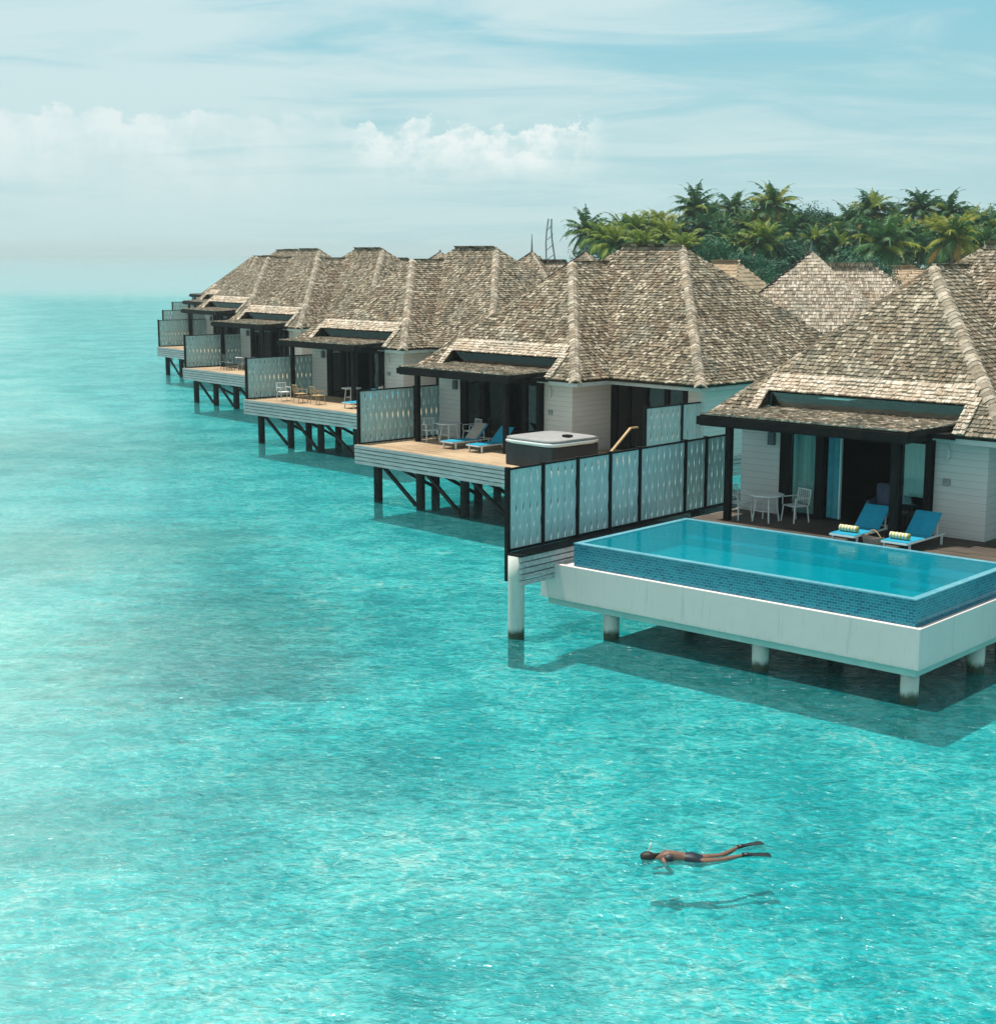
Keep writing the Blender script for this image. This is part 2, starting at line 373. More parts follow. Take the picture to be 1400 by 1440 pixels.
# ------------------------------------------------------------------ shingled roof
def clip_spans(poly, b):
    xs = []
    for i in range(len(poly)):
        (a0, b0), (a1, b1) = poly[i], poly[(i+1) % len(poly)]
        if (b0 <= b < b1) or (b1 <= b < b0): xs.append(a0 + (a1-a0)*(b-b0)/(b1-b0))
    xs.sort(); return [(xs[i], xs[i+1]) for i in range(0, len(xs)-1, 2)]
def roof_plane(mb, pts, mi=0, sub=1, e=.14, wmin=.05, wmax=.16, slab=True, thick=.14):
    """pts: planar polygon in order, pts[0]->pts[1] is the eave (level). mi shingle material, sub slab material"""
    pts = [Vector(p) for p in pts]; o = pts[0]
    A = (pts[1]-pts[0]).normalized()
    far = max(pts, key=lambda p: ((p-o) - A*((p-o).dot(A))).length)
    B = (far-o) - A*((far-o).dot(A)); B.normalize()
    Nn = A.cross(B)
    if Nn.z < 0: Nn = -Nn
    poly = [((p-o).dot(A), (p-o).dot(B)) for p in pts]
    if slab:
        n = len(mb.v); k = len(pts)
        mb.v += [tuple(p - Nn*.012) for p in pts] + [tuple(p - Nn*thick) for p in pts]
        mb.f.append(tuple(range(n, n+k))); mb.m.append(sub)
        mb.f.append(tuple(range(n+2*k-1, n+k-1, -1))); mb.m.append(sub)
        for i in range(k):
            j = (i+1) % k; mb.f.append((n+i, n+j, n+k+j, n+k+i)); mb.m.append(sub)
    bmax = max(b for a, b in poly); b = min(q[1] for q in poly)
    while b < bmax:
        for a0, a1 in clip_spans(poly, min(b + e*.5, bmax-1e-4)):
            a = a0
            sag = R.uniform(-.012, .012)
            while a < a1 - .02:
                w = min(R.uniform(wmin, wmax), a1 - a)
                th = R.uniform(.022, .055); lo = b - R.uniform(.0, .03) + sag; hi = b + e*1.12
                tw = R.uniform(-.012, .012)
                p0 = o + A*(a+.005) + B*lo; p1 = o + A*(a+w-.008) + B*(lo+tw)
                p2 = o + A*(a+w-.008) + B*hi; p3 = o + A*(a+.005) + B*hi
                n = len(mb.v)
                mb.v += [tuple(p0+Nn*th), tuple(p1+Nn*(th+tw)), tuple(p2+Nn*.004), tuple(p3+Nn*.004), tuple(p0-Nn*.004), tuple(p1-Nn*.004)]
                mb.f += [(n, n+1, n+2, n+3), (n+4, n+5, n+1, n), (n+1, n+5, n+2), (n+4, n, n+3)]; mb.m += [mi]*4
                a += w
        b += e
def caps(mb, p, q, r=.15, step=.15, mi=0):
    p, q = Vector(p), Vector(q); d = q-p; L = d.length; d.normalize()
    X = d.cross(Vector((0,0,1))).normalized(); Y = X.cross(d)
    n = max(1, int(L/step))
    for i in range(n):
        for side in (-1, 1):
            c = p + d*(L*i/n + R.uniform(-.02, .02)); rr = r*R.uniform(.95, 1.08); off = X*R.uniform(-.008, .008); l0 = R.uniform(.01, .022)
            b = len(mb.v); prof = ((1, -.55), (.55, .02), (-.06, .30))
            for s, lift in ((-.03, l0), (step*1.15, .0)):
                for x, y in prof: mb.v.append(tuple(c + off + d*s + X*(side*x*rr) + Y*(y*rr + lift)))
            for x, y in prof: mb.v.append(tuple(c + off - d*.03 + X*(side*x*rr) + Y*(y*rr - .05)))
            for j in range(2):
                mb.f += [(b+j, b+j+1, b+j+4, b+j+3), (b+j, b+j+6, b+j+7, b+j+1)]; mb.m += [mi, mi]
# wing roof: eave u -.5..8.2, v 3.3; apex (3.85,7.65,8.85); main roof eave v 5, u -1.2..12.4; ridge 4.1..7.1 at v 10.3
EZ, AZ, RZ = 4.8, 8.82, 9.38
AP = (3.85, 7.65, AZ)
def mz(v): return EZ + (RZ-EZ)*(v-5)/5.3
VE = 5 + (AZ-EZ)*5.3/(RZ-EZ)
class Bx:
    def __init__(s, n, m, p): s.a = (n, m, p)
    def box(s, *q): bx(*s.a, q)
def villa_roof(root, pool_side=False):
    k = (AZ-EZ)/(7.65-3.3)
    cut = 4.06; zc = EZ + k*(cut-3.3)
    mb = MB()
    # front plane with a notch for the porch roof: left ear, right ear, upper field
    def hipL(v): return -.5 + (3.85+.5)*(v-3.3)/4.35
    def hipR(v): return 8.2 - (8.2-3.85)*(v-3.3)/4.35
    roof_plane(mb, [(-.5, 3.3, EZ), (1.0, 3.3, EZ), (1.0, cut, zc), (hipL(cut), cut, zc)])
    roof_plane(mb, [(6.75, 3.3, EZ), (8.2, 3.3, EZ), (hipR(cut), cut, zc), (6.75, cut, zc)], mi=0)
    roof_plane(mb, [(hipL(cut), cut, zc), (hipR(cut), cut, zc), AP])
    roof_plane(mb, [(8.2, 3.3, EZ), (8.2, 5.15, EZ), (3.85, VE+.1, AZ), AP])
    roof_plane(mb, [(-.5, 5.15, EZ), (-.5, 3.3, EZ), AP, (3.85, VE+.1, AZ)])
    # main body
    roof_plane(mb, [(8.1, 5, EZ), (12.4, 5, EZ), (7.1, 10.3, RZ), (4.1, 10.3, RZ), (3.6, VE-.2, mz(VE-.2))])
    roof_plane(mb, [(-1.2, 5, EZ), (-.4, 5, EZ), (3.9, VE-.2, mz(VE-.2)), (4.1, 10.3, RZ)])
    roof_plane(mb, [(12.4, 5, EZ), (12.4, 15.6, EZ), (7.1, 10.3, RZ)])
    roof_plane(mb, [(-1.2, 15.6, EZ), (-1.2, 5, EZ), (4.1, 10.3, RZ)], e=.3, wmin=.3, wmax=.6)
    roof_plane(mb, [(12.4, 15.6, EZ), (-1.2, 15.6, EZ), (4.1, 10.3, RZ), (7.1, 10.3, RZ)], e=.3, wmin=.3, wmax=.6)
    rf = mb.build('roof', [M['shingle'], M['under']], root)
    for a, b, r in (((8.2, 3.3, EZ), AP, .22), ((-.5, 3.3, EZ), AP, .09), (AP, (3.85, VE, AZ), .12), ((12.4, 5, EZ), (7.1, 10.3, RZ), .21),
                    ((12.4, 15.6, EZ), (7.1, 10.3, RZ), .15), ((4.1, 10.3, RZ), (7.1, 10.3, RZ), .15), ((-1.2, 5, EZ), (4.1, 10.3, RZ), .15)):
        c = MB(); caps(c, a, b, r); c.build('ridge_cap', M['shingle_pale'] if r > .18 else M['shingle'], rf)
    # pale new courses above the slot and beside it
    c = MB(); nn = Vector((0, -k, 1)).normalized()*.055
    def up(u, v): return tuple(Vector((u, v, EZ+k*(v-3.3))) + nn)
    roof_plane(c, [up(.85, cut-.04), up(6.9, cut-.04), up(6.9, cut+.34), up(.85, cut+.34)], slab=False, e=.12)
    roof_plane(c, [up(.72, 3.3), up(1.02, 3.3), up(1.02, cut+.1), up(.72, cut+.1)], slab=False, e=.12)
    roof_plane(c, [up(6.72, 3.3), up(7.05, 3.3), up(7.05, cut+.1), up(6.72, cut+.1)], slab=False, e=.12)
    c.build('eave_course', M['fresh'], rf)
    # slot window between the porch roof and the wing roof
    bx('clerestory_window', M['glass'], root, (1.05, 6.7, 4.02, 4.05, 4.9, zc-.06))
    bx('clerestory_frame', M['dark'], root, (1.0, 6.75, 4.07, 4.15, 4.9, 5.35))
    # porch roof
    mb = MB()
    F0, B0 = (2.05, 4.93), (3.95, 5.03)
    roof_plane(mb, [(.1, F0[0], F0[1]), (6.15, F0[0], F0[1]), (6.72, B0[0], B0[1]), (.62, B0[0], B0[1])], mi=0, e=.19)
    pr = mb.build('porch_roof', [M['shingle_pale'], M['under']], root)
    bx('fascia', M['fascia'], pr, (.04, 6.2, 1.98, 2.09, 4.66, 4.88), (6.10, 6.22, 2.1, 3.3, 4.66, 4.92), (.06, .16, 2.1, 4.0, 4.62, 4.88), (.16, 6.1, 2.1, 4.0, 4.62, 4.70), (6.22, 6.76, 2.9, 4.0, 4.72, 4.84))  # last box: infill board added to stop a sun leak onto the wall
    # eave trim and soffit
    t = Bx('eave_trim', M['trim'], root)
    t.box(6.75, 8.17, 3.42, 3.5, 4.56, 4.72); t.box(8.02, 8.1, 3.5, 5.4, 4.56, 4.72); t.box(8.1, 12.2, 5.22, 5.30, 4.56, 4.72); t.box(12.1, 12.2, 5.3, 15.4, 4.56, 4.72)
    t.box(-.4, .06, 3.42, 3.5, 4.56, 4.70); t.box(-.4, -.3, 3.5, 5.3, 4.56, 4.72)
    s = Bx('soffit', M['trim'], root); s.box(6.1, 8.02, 3.5, 6.1, 4.60, 4.64); s.box(7.3, 12.1, 5.3, 6.3, 4.605, 4.645); s.box(11.6, 12.1, 6.3, 15.4, 4.605, 4.645)

def curtain(name, u0, u1, v, z0, z1, mat, parent):
    mb = MB(); n = max(6, int((u1-u0)/.035)); pts = []
    for i in range(n+1):
        t = i/n; pts.append((u0+(u1-u0)*t, v + .035*math.sin(t*n*.75) + .012*math.sin(t*n*.31+1)))
    for i in range(n):
        (a, b), (c, d) = pts[i], pts[i+1]; mb.quad((a, b, z0), (c, d, z0), (c, d, z1), (a, b, z1))
    return mb.build(name, mat, parent, smooth=True)

def villa(fr, label, variant):
    root = empty('overwater_villa'); place(root, fr)
    tag(root, label, 'villa', 'overwater villas in the front row')
    villa_roof(root)
    W = 4.04; H = 4.62
    # walls (lap siding)
    bxs('wall', M['siding'], root, (.15, 1.4, W, W+.15, 2.0, H), (5.94, 7.35, W, W+.15, 2.0, H), (7.2, 7.35, W+.151, 6.1, 2.0, H), (.15, .3, W+.151, 6, 2.0, H))
    bxs('rear_wall', M['siding'], root, (11.55, 11.7, 6.1, 14.9, 2.0, H), (10.95, 11.55, 6.1, 6.25, 2.0, H), (-.4, 11.55, 14.75, 14.9, 2.0, H), (-.4, -.25, 6.0, 14.75, 2.0, H), (-.25, .3, 6.0, 6.15, 2.0, H))
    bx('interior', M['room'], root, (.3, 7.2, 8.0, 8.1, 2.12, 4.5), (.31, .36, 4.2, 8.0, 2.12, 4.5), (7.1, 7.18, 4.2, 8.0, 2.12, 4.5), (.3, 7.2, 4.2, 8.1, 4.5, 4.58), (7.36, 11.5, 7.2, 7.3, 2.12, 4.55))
    # doors
    bx('door_frame', M['dark'], root, (1.4, 1.72, W-.02, W+.14, 2.1, H), (2.5, 2.74, W-.02, W+.14, 2.1, H), (4.78, 5.02, W-.02, W+.14, 2.1, H), (5.80, 5.94, W-.02, W+.14, 2.1, H), (1.72, 5.8, W, W+.12, 4.40, H), (1.72, 2.5, W+.01, W+.1, 2.1, 2.2), (5.02, 5.8, W+.01, W+.1, 2.1, 2.2))
    d = bx('door', M['glass'], root, (1.72, 2.5, W+.05, W+.062, 2.2, 4.4)); 
    curtain('curtain', 1.74, 2.49, W+.13, 2.2, 4.4, M['curtain'], d)
    d = bx('window', M['glass'], root, (5.02, 5.8, W+.05, W+.062, 2.2, 4.4))
    curtain('curtain', 5.04, 5.78, W+.13, 3.0, 4.4, M['curtain'], d)
    if variant == 'pool':
        curtain('curtain', 2.78, 3.16, W+.18, 2.15, 4.4, M['curtain_blue'], root)
        bx('curtain_edge', M['curtain'], root, (3.165, 3.21, W+.12, W+.2, 2.15, 4.4))
    else:
        d = bx('door', M['glass'], root, (2.74, 3.75, W+.07, W+.082, 2.2, 4.4)); bx('frame', M['dark'], d, (3.72, 3.82, W+.03, W+.12, 2.1, 4.4))
        if variant == 'far': curtain('curtain', 2.8, 3.3, W+.26, 2.15, 4.4, M['curtain'], d)
    # main body front windows
    segs = [(7.62, 8.16), (8.27, 8.95), (9.10, 9.9), (10.08, 10.74)]
    fb = MB(); V6 = 6.1; last = 7.36
    for a, b in segs: fb.box(last, a, V6-.03, V6+.12, 2.1, H); last = b
    fb.box(last, 10.95, V6-.03, V6+.12, 2.1, H); fb.box(7.36, 10.95, V6-.02, V6+.1, 4.48, H+.001)
    fb.build('window_frame', M['dark'], root)
    for a, b in segs:
        d = bx('window', M['glass'], root, (a, b, V6+.03, V6+.042, 2.12, 4.48)); curtain('curtain', a+.01, b-.01, V6+.09, 2.15, 4.45, M['curtain'], d)
    # wall lamp and switch box on the right white wall
    l = MB(); l.tube([(6.25+.09*math.sin(i/8*3.14), W-.03-.07*math.sin(i/8*3.14), 4.02+.42*i/8) for i in range(9)], .035, 6); l.build('wall_lamp', M['white_metal'], root)
    bx('wall_box', M['steel'], root, (6.2, 6.38, W-.07, W, 3.42, 3.58), bevel=.01)
    bx('wall_lamp', M['slate'], root, (1.05, 1.25, W-.12, W, 4.0, 4.35), bevel=.01)
    # porch posts and beam
    v0 = 1.2 if variant == 'pool' else 0.0
    for u, v in ((.9, 2.3), (5.75, 2.3), (5.86, W-.2)):
        w = .085 if v < 3 else .07
        bx('post', M['dark'], root, (u-w, u+w, v-w, v+w, 2.09, 4.63), bevel=.01)
    # deck boards
    b = MB(); v = v0
    while v < W - .02:
        x = 0.0
        while x < 11.4:
            x2 = min(11.4, x + R.uniform(2.2, 3.6)); b.box(x+.004, x2-.004, v+.005, min(v+.139, W), 2.02, 2.1 + R.uniform(-.004, .003)); x = x2
        v += .145
    v = W
    while v < 6.05: b.box(7.36, 11.4, v+.005, v+.139, 2.02, 2.1); v += .145
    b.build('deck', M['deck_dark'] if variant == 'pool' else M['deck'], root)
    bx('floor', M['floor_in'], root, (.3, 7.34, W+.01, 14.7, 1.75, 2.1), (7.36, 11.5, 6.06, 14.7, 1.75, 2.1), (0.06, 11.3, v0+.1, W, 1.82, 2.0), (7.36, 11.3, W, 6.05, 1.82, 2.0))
    sk = {k_: MB() for k_ in 'frlse'}
    for i in range(5):
        z1 = 2.085 - .145*i
        if variant != 'pool': sk['f'].box(-.03, 11.43, -.05+.004*i, 0, z1-.118, z1)
        sk['r'].box(11.4, 11.44, v0+.01, 6, z1-.118, z1); sk['l'].box(-.05, 0, v0+.01, 5.9, z1-.118, z1)
        sk['s'].box(11.7, 11.75, 6.1, 14.9, z1-.118, z1); sk['e'].box(-.45, -.4, 6, 14.9, z1-.118, z1)
    for q in sk.values():
        if q.v: q.build('deck_skirt', M['skirt'], root)
    # under structure
    us = (.75, 3.2, 5.6, 8.3, 11.0); vs = (.45, 3.3, 6.6, 10.2, 14.2)
    for v in vs:
        if variant == 'pool' and v < 1: continue
        bx('beam', M['pile'], root, (.1, 11.3, v-.08, v+.08, 1.5, 1.76))
        for u in us:
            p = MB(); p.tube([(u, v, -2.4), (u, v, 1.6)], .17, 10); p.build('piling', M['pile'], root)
    for u0, u1 in zip(us[:-1], us[1:]):
        if variant == 'pool': break
        br = MB(); br.bar((u0+.1, .32, 1.62), (u1-.1, .32, .12), .1, .12); br.build('brace', M['pile'], root)
        br = MB(); br.bar((u0, .6, 1.6), (u0+.3, 3.15, .2), .1, .12); br.build('brace', M['pile'], root)
    return root

V1 = villa(VIL[0], 'nearest shingle roofed villa with open dark doorway behind the raised blue pool', 'pool')
V2 = villa(VIL[1], 'second nearest villa, with the hot tub on its pale boarded deck', 'near')
V3 = villa(VIL[2], 'villa with three wooden armchairs on its deck, third from the camera', 'far')
vlab = ['fourth villa from the camera, the one with dark chairs behind its square blue screen', 'fifth villa back, its deck sticking out farthest left over the water',
        'sixth villa back, only its deck screen and porch edge visible', 'seventh villa back, its small screen just above the sixth', 'last villa at the far left end of the row']
VS = [V1, V2, V3]
for fr, lb in zip(VIL[3:], vlab):
    c = copy_tree(V3); place(c, fr); c['label'] = lb; VS.append(c)

# ------------------------------------------------------------------ privacy screens
def panel_mesh(L, H=1.95, mat=None, parent=None, x0=0.0):
    """wavy upright boards along +y whose bowed edges leave rows of slim lens shaped slits"""
    mb = MB(); n = max(4, round(L/.135)); w = L/n; k = 26
    for i in range(n):
        y = x0 + w*i; ph = (i % 2)*math.pi; dx = .004*(-1)**i
        prof = []
        for j in range(k+1):
            z = H*j/k
            gl = max(0, math.sin(z/H*math.pi*5 + ph))**1.6*.025 + .0012
            gr = max(0, math.sin(z/H*math.pi*5 + ph + math.pi))**1.6*.025 + .0012
            prof.append((z, y+gl, y+w-gr))
        b = len(mb.v)
        for (z, a, c) in prof:
            mb.v += [(-.014+dx, a, z), (-.014+dx, c, z), (.014+dx, c, z), (.014+dx, a, z)]
        for j in range(k):
            q = b+4*j
            for s in range(4):
                t = (s+1) % 4; mb.f.append((q+s, q+t, q+4+t, q+4+s)); mb.m.append(0)
        mb.f.append((b, b+3, b+2, b+1)); mb.m.append(0); q = b+4*k; mb.f.append((q, q+1, q+2, q+3)); mb.m.append(0)
    return mb.build('panel', mat, parent)
def fence(fr, u, v, posts, label, mat='fence', group=None, lowpost=False, base=2.12, H=1.98):
    root = empty('privacy_screen'); place(root, fr, u, v, base)
    tag(root, label, 'privacy screen', group)
    for i, y in enumerate(posts):
        z0 = -.75 if (lowpost and i == 0) else -.04
        bx('post', M['dark'], root, (-.055, .055, y-.05, y+.05, z0, H+.05), bevel=.006)
    for a, b in zip(posts[:-1], posts[1:]): 
        panel_mesh(b-a-.11, H-.06, M[mat], root, a+.055).location = (0, 0, .03)
        bxs('rail', M['dark'], root, (-.03, .03, a+.05, b-.05, H-.025, H+.02), (-.04, .04, a+.05, b-.05, -.04, .028))
    return root
fence(POOLF, -.24, .3, [0, 1.28, 2.62, 3.95, 5.22, 7.3, 8.3, 9.45], 'longest slatted blue screen, running from the white pile past the pool to the nearest villa', lowpost=True, group='deck privacy screens')
f2 = fence(VIL[1], .05, .12, [0, 2.75, 4.7], 'pale blue slatted screen on the far left edge of the hot tub deck', group='deck privacy screens')
slab = ['blue slatted screen beside the three wooden armchairs', 'square blue slatted screen on the fourth deck, above its plain skirt', 'leftmost slatted screen, at the tip of the fifth deck', 'small screen peeking over the leftmost one', 'tiny screen second from the far end of the row', 'tiny screen at the far end of the row']
for fr, lb in zip(VIL[2:], slab):
    c = copy_tree(f2); place(c, fr, .05, .12, 2.12); c['label'] = lb
fence(VIL[1], 11.5, 3.2, [0, 1.9, 4.2], 'sunlit pale two panel screen standing behind the long blue screen', 'fence_lit', 'deck privacy screens')

# walkway strip that carries the long screen
w = empty('screen_walkway'); place(w, POOLF, -.12, .25); tag(w, 'narrow grey boarded ledge on one white pile under the long blue screen', 'walkway')
b = MB()
for i in range(5): b.box(.30, .36+.004*i, .0, 6.0, 2.02-.145*i-.112, 2.02-.145*i)
b.build('skirt', M['skirt'], w)
bx('ledge', M['dark'], w, (-.08, .39, -.02, 6.0, 2.03, 2.075)); bx('edge_beam', M['under_concrete'], w, (.0, .29, .05, 6, 1.45, 2.02))
p = MB(); p.tube([(.12, .1, z) for z in (-2.2, -.4, 0, 1.5, 2.02)], [.2]*5, 20); p.build('pile', M['pilec'], w, smooth=True)
# ------------------------------------------------------------------ pool
P = empty('swimming_pool'); place(P, POOLF); tag(P, 'raised rectangular infinity pool in blue mosaic over a white concrete tray', 'pool')
u0, u1, v0_, v1_ = .75, 9.72, 1.62, 6.3
RT = 2.25
b = MB(); # basin walls in mosaic
t = .16
b.box(u0, u1, v0_, v0_+t, 1.5, RT-.03); b.box(u0, u1, v1_-t, v1_, 1.5, RT-.03); b.box(u0, u0+t, v0_+t, v1_-t, 1.5, RT-.03); b.box(u1-t, u1, v0_+t, v1_-t, 1.5, RT-.03)
b.build('mosaic_wall', M['tile'], P)
bx('coping', M['rim'], P, (u0-.01, u1+.01, v0_-.01, v0_+t, RT-.029, RT), (u0-.01, u1+.01, v1_-t, v1_+.01, RT-.029, RT), (u0-.01, u0+t, v0_+t, v1_-t, RT-.029, RT), (u1-t, u1+.01, v0_+t, v1_-t, RT-.029, RT))
bx('basin_floor', M['pool_floor'], P, (u0+t, u1-t, v0_+t, v1_-t, 1.0, 1.12))
bx('basin_side', M['pool_floor'], P, (u0+.05, u1-.05, v0_+.02, v0_+.04, 1.12, 1.5), (u0+.05, u1-.05, v1_-.04, v1_-.02, 1.12, 1.5))
bx('step', M['pool_floor'], P, (7.9, 9.5, 5.3, v1_-t-.002, 1.12, 1.95), (7.5, 9.5, 4.8, 5.3, 1.12, 1.75), (7.1, 9.5, 4.3, 4.8, 1.12, 1.5))
bx('bench_step', M['pool_floor'], P, (u0+t+.002, 7.9, 5.75, v1_-t-.002, 1.12, 1.85))
wt = MB(); wt.quad((u0+t+.001, v0_+t+.001, RT-.02), (u1-t-.001, v0_+t+.001, RT-.02), (u1-t-.001, v1_-t-.001, RT-.02), (u0+t+.001, v1_-t-.001, RT-.02)); wt.build('pool_water', M['poolwater'], P)
tr = MB(); a0, a1, c0, c1 = -.2, 9.9, 1.5, 6.6
# white tray: outer walls with a flat ledge, floor
tr.box(a0, a1, c0, c0+.1, .80, 1.68); tr.box(a0, a0+.1, c0+.1, c1, .80, 1.68); tr.box(a1-.1, a1, c0+.1, c1, .80, 1.68); tr.box(a0+.1, a1-.1, c0+.1, c1, .82, 1.64)
tr.build('concrete_tray', M['concrete'], P, bevel=.012)
bx('tray_base', M['under_concrete'], P, (a0+.12, a1-.12, c0+.14, c1, .62, .81))
for (u, v) in ((1.75, 1.85), (5.95, 1.85), (9.55, 1.85), (9.55, 5.0), (1.75, 5.2), (5.95, 5.2)):
    p = MB(); p.tube([(u, v, z) for z in (-2.2, -.3, 0, .64)], [.19]*4, 18); p.build('pile', M['pilec'] if 'pilec' in M else M['concrete'], P, smooth=True)
# ------------------------------------------------------------------ furniture
def lounger(fr, u, v, label, rz=0):
    r = empty('sun_lounger'); place(r, fr, u, v, 2.1, rz); r.scale = (1, 1, .8); tag(r, label, 'sun lounger', 'blue sling sun loungers')
    bx('seat', M['canvas'], r, (-.34, .34, 0, 1.2, .335, .36), bevel=.008)
    a = rad(50); Y = Vector((0, math.cos(a), math.sin(a))); Z = Vector((0, -math.sin(a), math.cos(a))); X = Vector((1, 0, 0))
    b = MB(); b.obox(Vector((0, 1.2, .335)) + Y*.41, X, Y, Z, .345, .45, .016); b.build('backrest', M['canvas'], r, bevel=.008)
    f = MB()
    for s in (-1, 1):
        f.bar((s*.33, 0, .31), (s*.33, 1.95, .31), .045, .05); f.bar(Vector((s*.315, 1.2, .31)), Vector((s*.315, 1.2, .31))+Y*.84, .025, .025)
        f.bar((s*.33, 1.55, .31), (s*.325, 1.55, .72), .03, .03)
    f.bar((-.33, 0, .31), (.33, 0, .31), .045, .05); f.bar((-.33, 1.95, .31), (.33, 1.95, .31), .045, .05)
    f.build('frame', M['white_metal'], r)
    for x in (-.33, .33):
        for y in (.15, 1.8):
            l = MB(); l.bar((x, y, 0), (x, y, .29), .045, .045); l.build('leg', M['white_metal'], r)
    return r
def towel_roll(fr, u, v, z, label, rz=0):
    r = MB(); k = 24; n = 26
    for i in range(n):      # striped cotton roll, spiral end
        pass
    pts = [(-.24+.48*i/12, 0, .085) for i in range(13)]
    r.tube(pts, [.08+.005*math.sin(i*2.1) for i in range(13)], 16)
    sp = []
    for i in range(40):
        th = i*.35; rr = .012+.066*i/40; sp.append((math.cos(th)*rr, .085+math.sin(th)*rr))
    for x in (-.245, .245):
        r.tube([(x, a, b_) for a, b_ in sp], .008, 5)
    m = M.get('stripe')
    if not m:
        m, nt, out = newmat('striped_towel'); co = nt.add('ShaderNodeTexCoord').outputs['Object']
        x = nt.add('ShaderNodeSeparateXYZ', i_0=co).outputs[0]
        f = nt.ramp(nt.math('SINE', nt.math('MULTIPLY', x, 75.0)), -.2, .2)
        principled(nt, out, nt.mix(f, (.52, .46, .12), (.75, .74, .66)), .95, bump(nt, nt.noise(co, 60), .5, .01), .1); M['stripe'] = m
    o = r.build('rolled_towel', m, smooth=True); place(o, fr, u, v, z, rz); tag(o, label, 'towel', 'rolled striped towels on the loungers'); return o
def chair(fr, u, v, label, rz, mat='white_metal', group='dining chairs round the white table', cush=None):
    r = empty('dining_armchair'); place(r, fr, u, v, 2.1, rz); tag(r, label, 'chair', group); m = M[mat]
    bx('seat', M[cush] if cush else m, r, (-.23, .23, -.22, .22, .42, .455), bevel=.01)
    b = MB()
    b.bar((-.25, .25, .45), (-.25, .31, .86), .028); b.bar((.25, .25, .45), (.25, .31, .86), .028); b.bar((-.26, .31, .86), (.26, .31, .86), .03); b.bar((-.25, .275, .62), (.25, .275, .62), .02)
    for i in range(5): x = -.17+.085*i; b.bar((x, .255, .5), (x, .305, .85), .014)
    b.build('backrest', m, r)
    a = MB()
    for s in (-1, 1): a.bar((s*.27, -.22, .66), (s*.27, .28, .66), .035, .025); a.bar((s*.27, -.22, .44), (s*.27, -.22, .66), .024)
    a.build('armrest', m, r)
    for sx in (-1, 1):
        for sy in (-1, 1):
            l = MB(); l.bar((sx*.27, sy*.25, 0), (sx*.24, sy*.21, .43), .03); l.build('leg', m, r)
    return r
def table(fr, u, v, label, rad_=.48):
    r = empty('round_table'); place(r, fr, u, v, 2.1); tag(r, label, 'table', 'white tables on the decks')
    t = MB(); t.tube([(0, 0, .71), (0, 0, .74)], rad_, 28); t.build('tabletop', M['white_metal'], r, bevel=.006)
    for i in range(4):
        a = math.pi/4+i*math.pi/2; l = MB(); l.bar((math.cos(a)*.36, math.sin(a)*.36, 0), (math.cos(a)*.26, math.sin(a)*.26, .71), .032); l.build('leg', M['white_metal'], r)
    g = MB(); g.tube([(.27*math.cos(i*math.pi/8), .27*math.sin(i*math.pi/8), .3) for i in range(17)], .012, 5); g.build('stretcher', M['white_metal'], r)
    return r
A, B_ = VIL[0], VIL[1]
table(A, 1.75, 2.85, 'round white table beside the pool, near the dark doorway')
chair(A, .95, 2.75, 'white chair left of the pool side table', rad(80))
chair(A, 2.35, 3.35, 'white chair behind the pool side table, its back to the glass door', rad(-20))
lounger(A, 4.98, 1.22, 'blue lounger in front of the open doorway by the pool')
lounger(A, 6.38, 1.22, 'blue lounger nearest the right white wall by the pool')
towel_roll(A, 4.95, 1.6, 2.39, 'yellow striped rolled towel on the lounger by the doorway')
towel_roll(A, 6.35, 1.55, 2.39, 'yellow striped rolled towel on the right hand lounger')
bag = MB(); ring = []
for j in range(7):
    t_ = j/6; rr = .19+.05*t_; zz = .0+.27*t_
    ring.append((zz, rr))
n0 = 20
for (zz, rr) in ring:
    for i in range(n0):
        an = 2*math.pi*i/n0; bag.v.append((math.cos(an)*rr*1.25, math.sin(an)*rr*.7, zz+.03*math.cos(2*an)*(zz/.27)))
for j in range(6):
    for i in range(n0): bag.f.append((j*n0+i, j*n0+(i+1) % n0, (j+1)*n0+(i+1) % n0, (j+1)*n0+i)); bag.m.append(0)
bag.f.append(tuple(range(n0))[::-1]); bag.m.append(0)
bgr = empty('beach_basket'); place(bgr, A, 5.68, 1.5, 2.1); tag(bgr, 'grey wicker beach basket standing between the two pool loungers', 'basket')
bag.build('basket_body', M['wicker'], bgr, smooth=True)
h = MB(); h.tube([(-.2+.4*i/8, 0, .27+.17*math.sin(i/8*math.pi)) for i in range(9)], .014, 6); h.build('handle', M['wood'], bgr)
st = empty('side_stool'); place(st, A, 5.22, 1.55, 2.1)
bpy.data.objects.remove(st)
ac = empty('lounge_armchair'); place(ac, A, 4.2, 4.9, 2.1, rad(10)); tag(ac, 'blue grey upholstered armchair just inside the dark open doorway', 'armchair')
bx('seat', M['cushion'], ac, (-.36, .36, -.3, .35, .18, .44), bevel=.06); bx('backrest', M['cushion'], ac, (-.4, .4, .25, .45, .3, 1.0), bevel=.09)
bx('armrest', M['cushion'], ac, (-.48, -.36, -.3, .4, .15, .6), bevel=.05); bx('armrest', M['cushion'], ac, (.36, .48, -.3, .4, .15, .6), bevel=.05)
for x in (-.38, .38):
    for y in (-.22, .34): bx('leg', M['dark'], ac, (x-.025, x+.025, y-.025, y+.025, 0, .16))
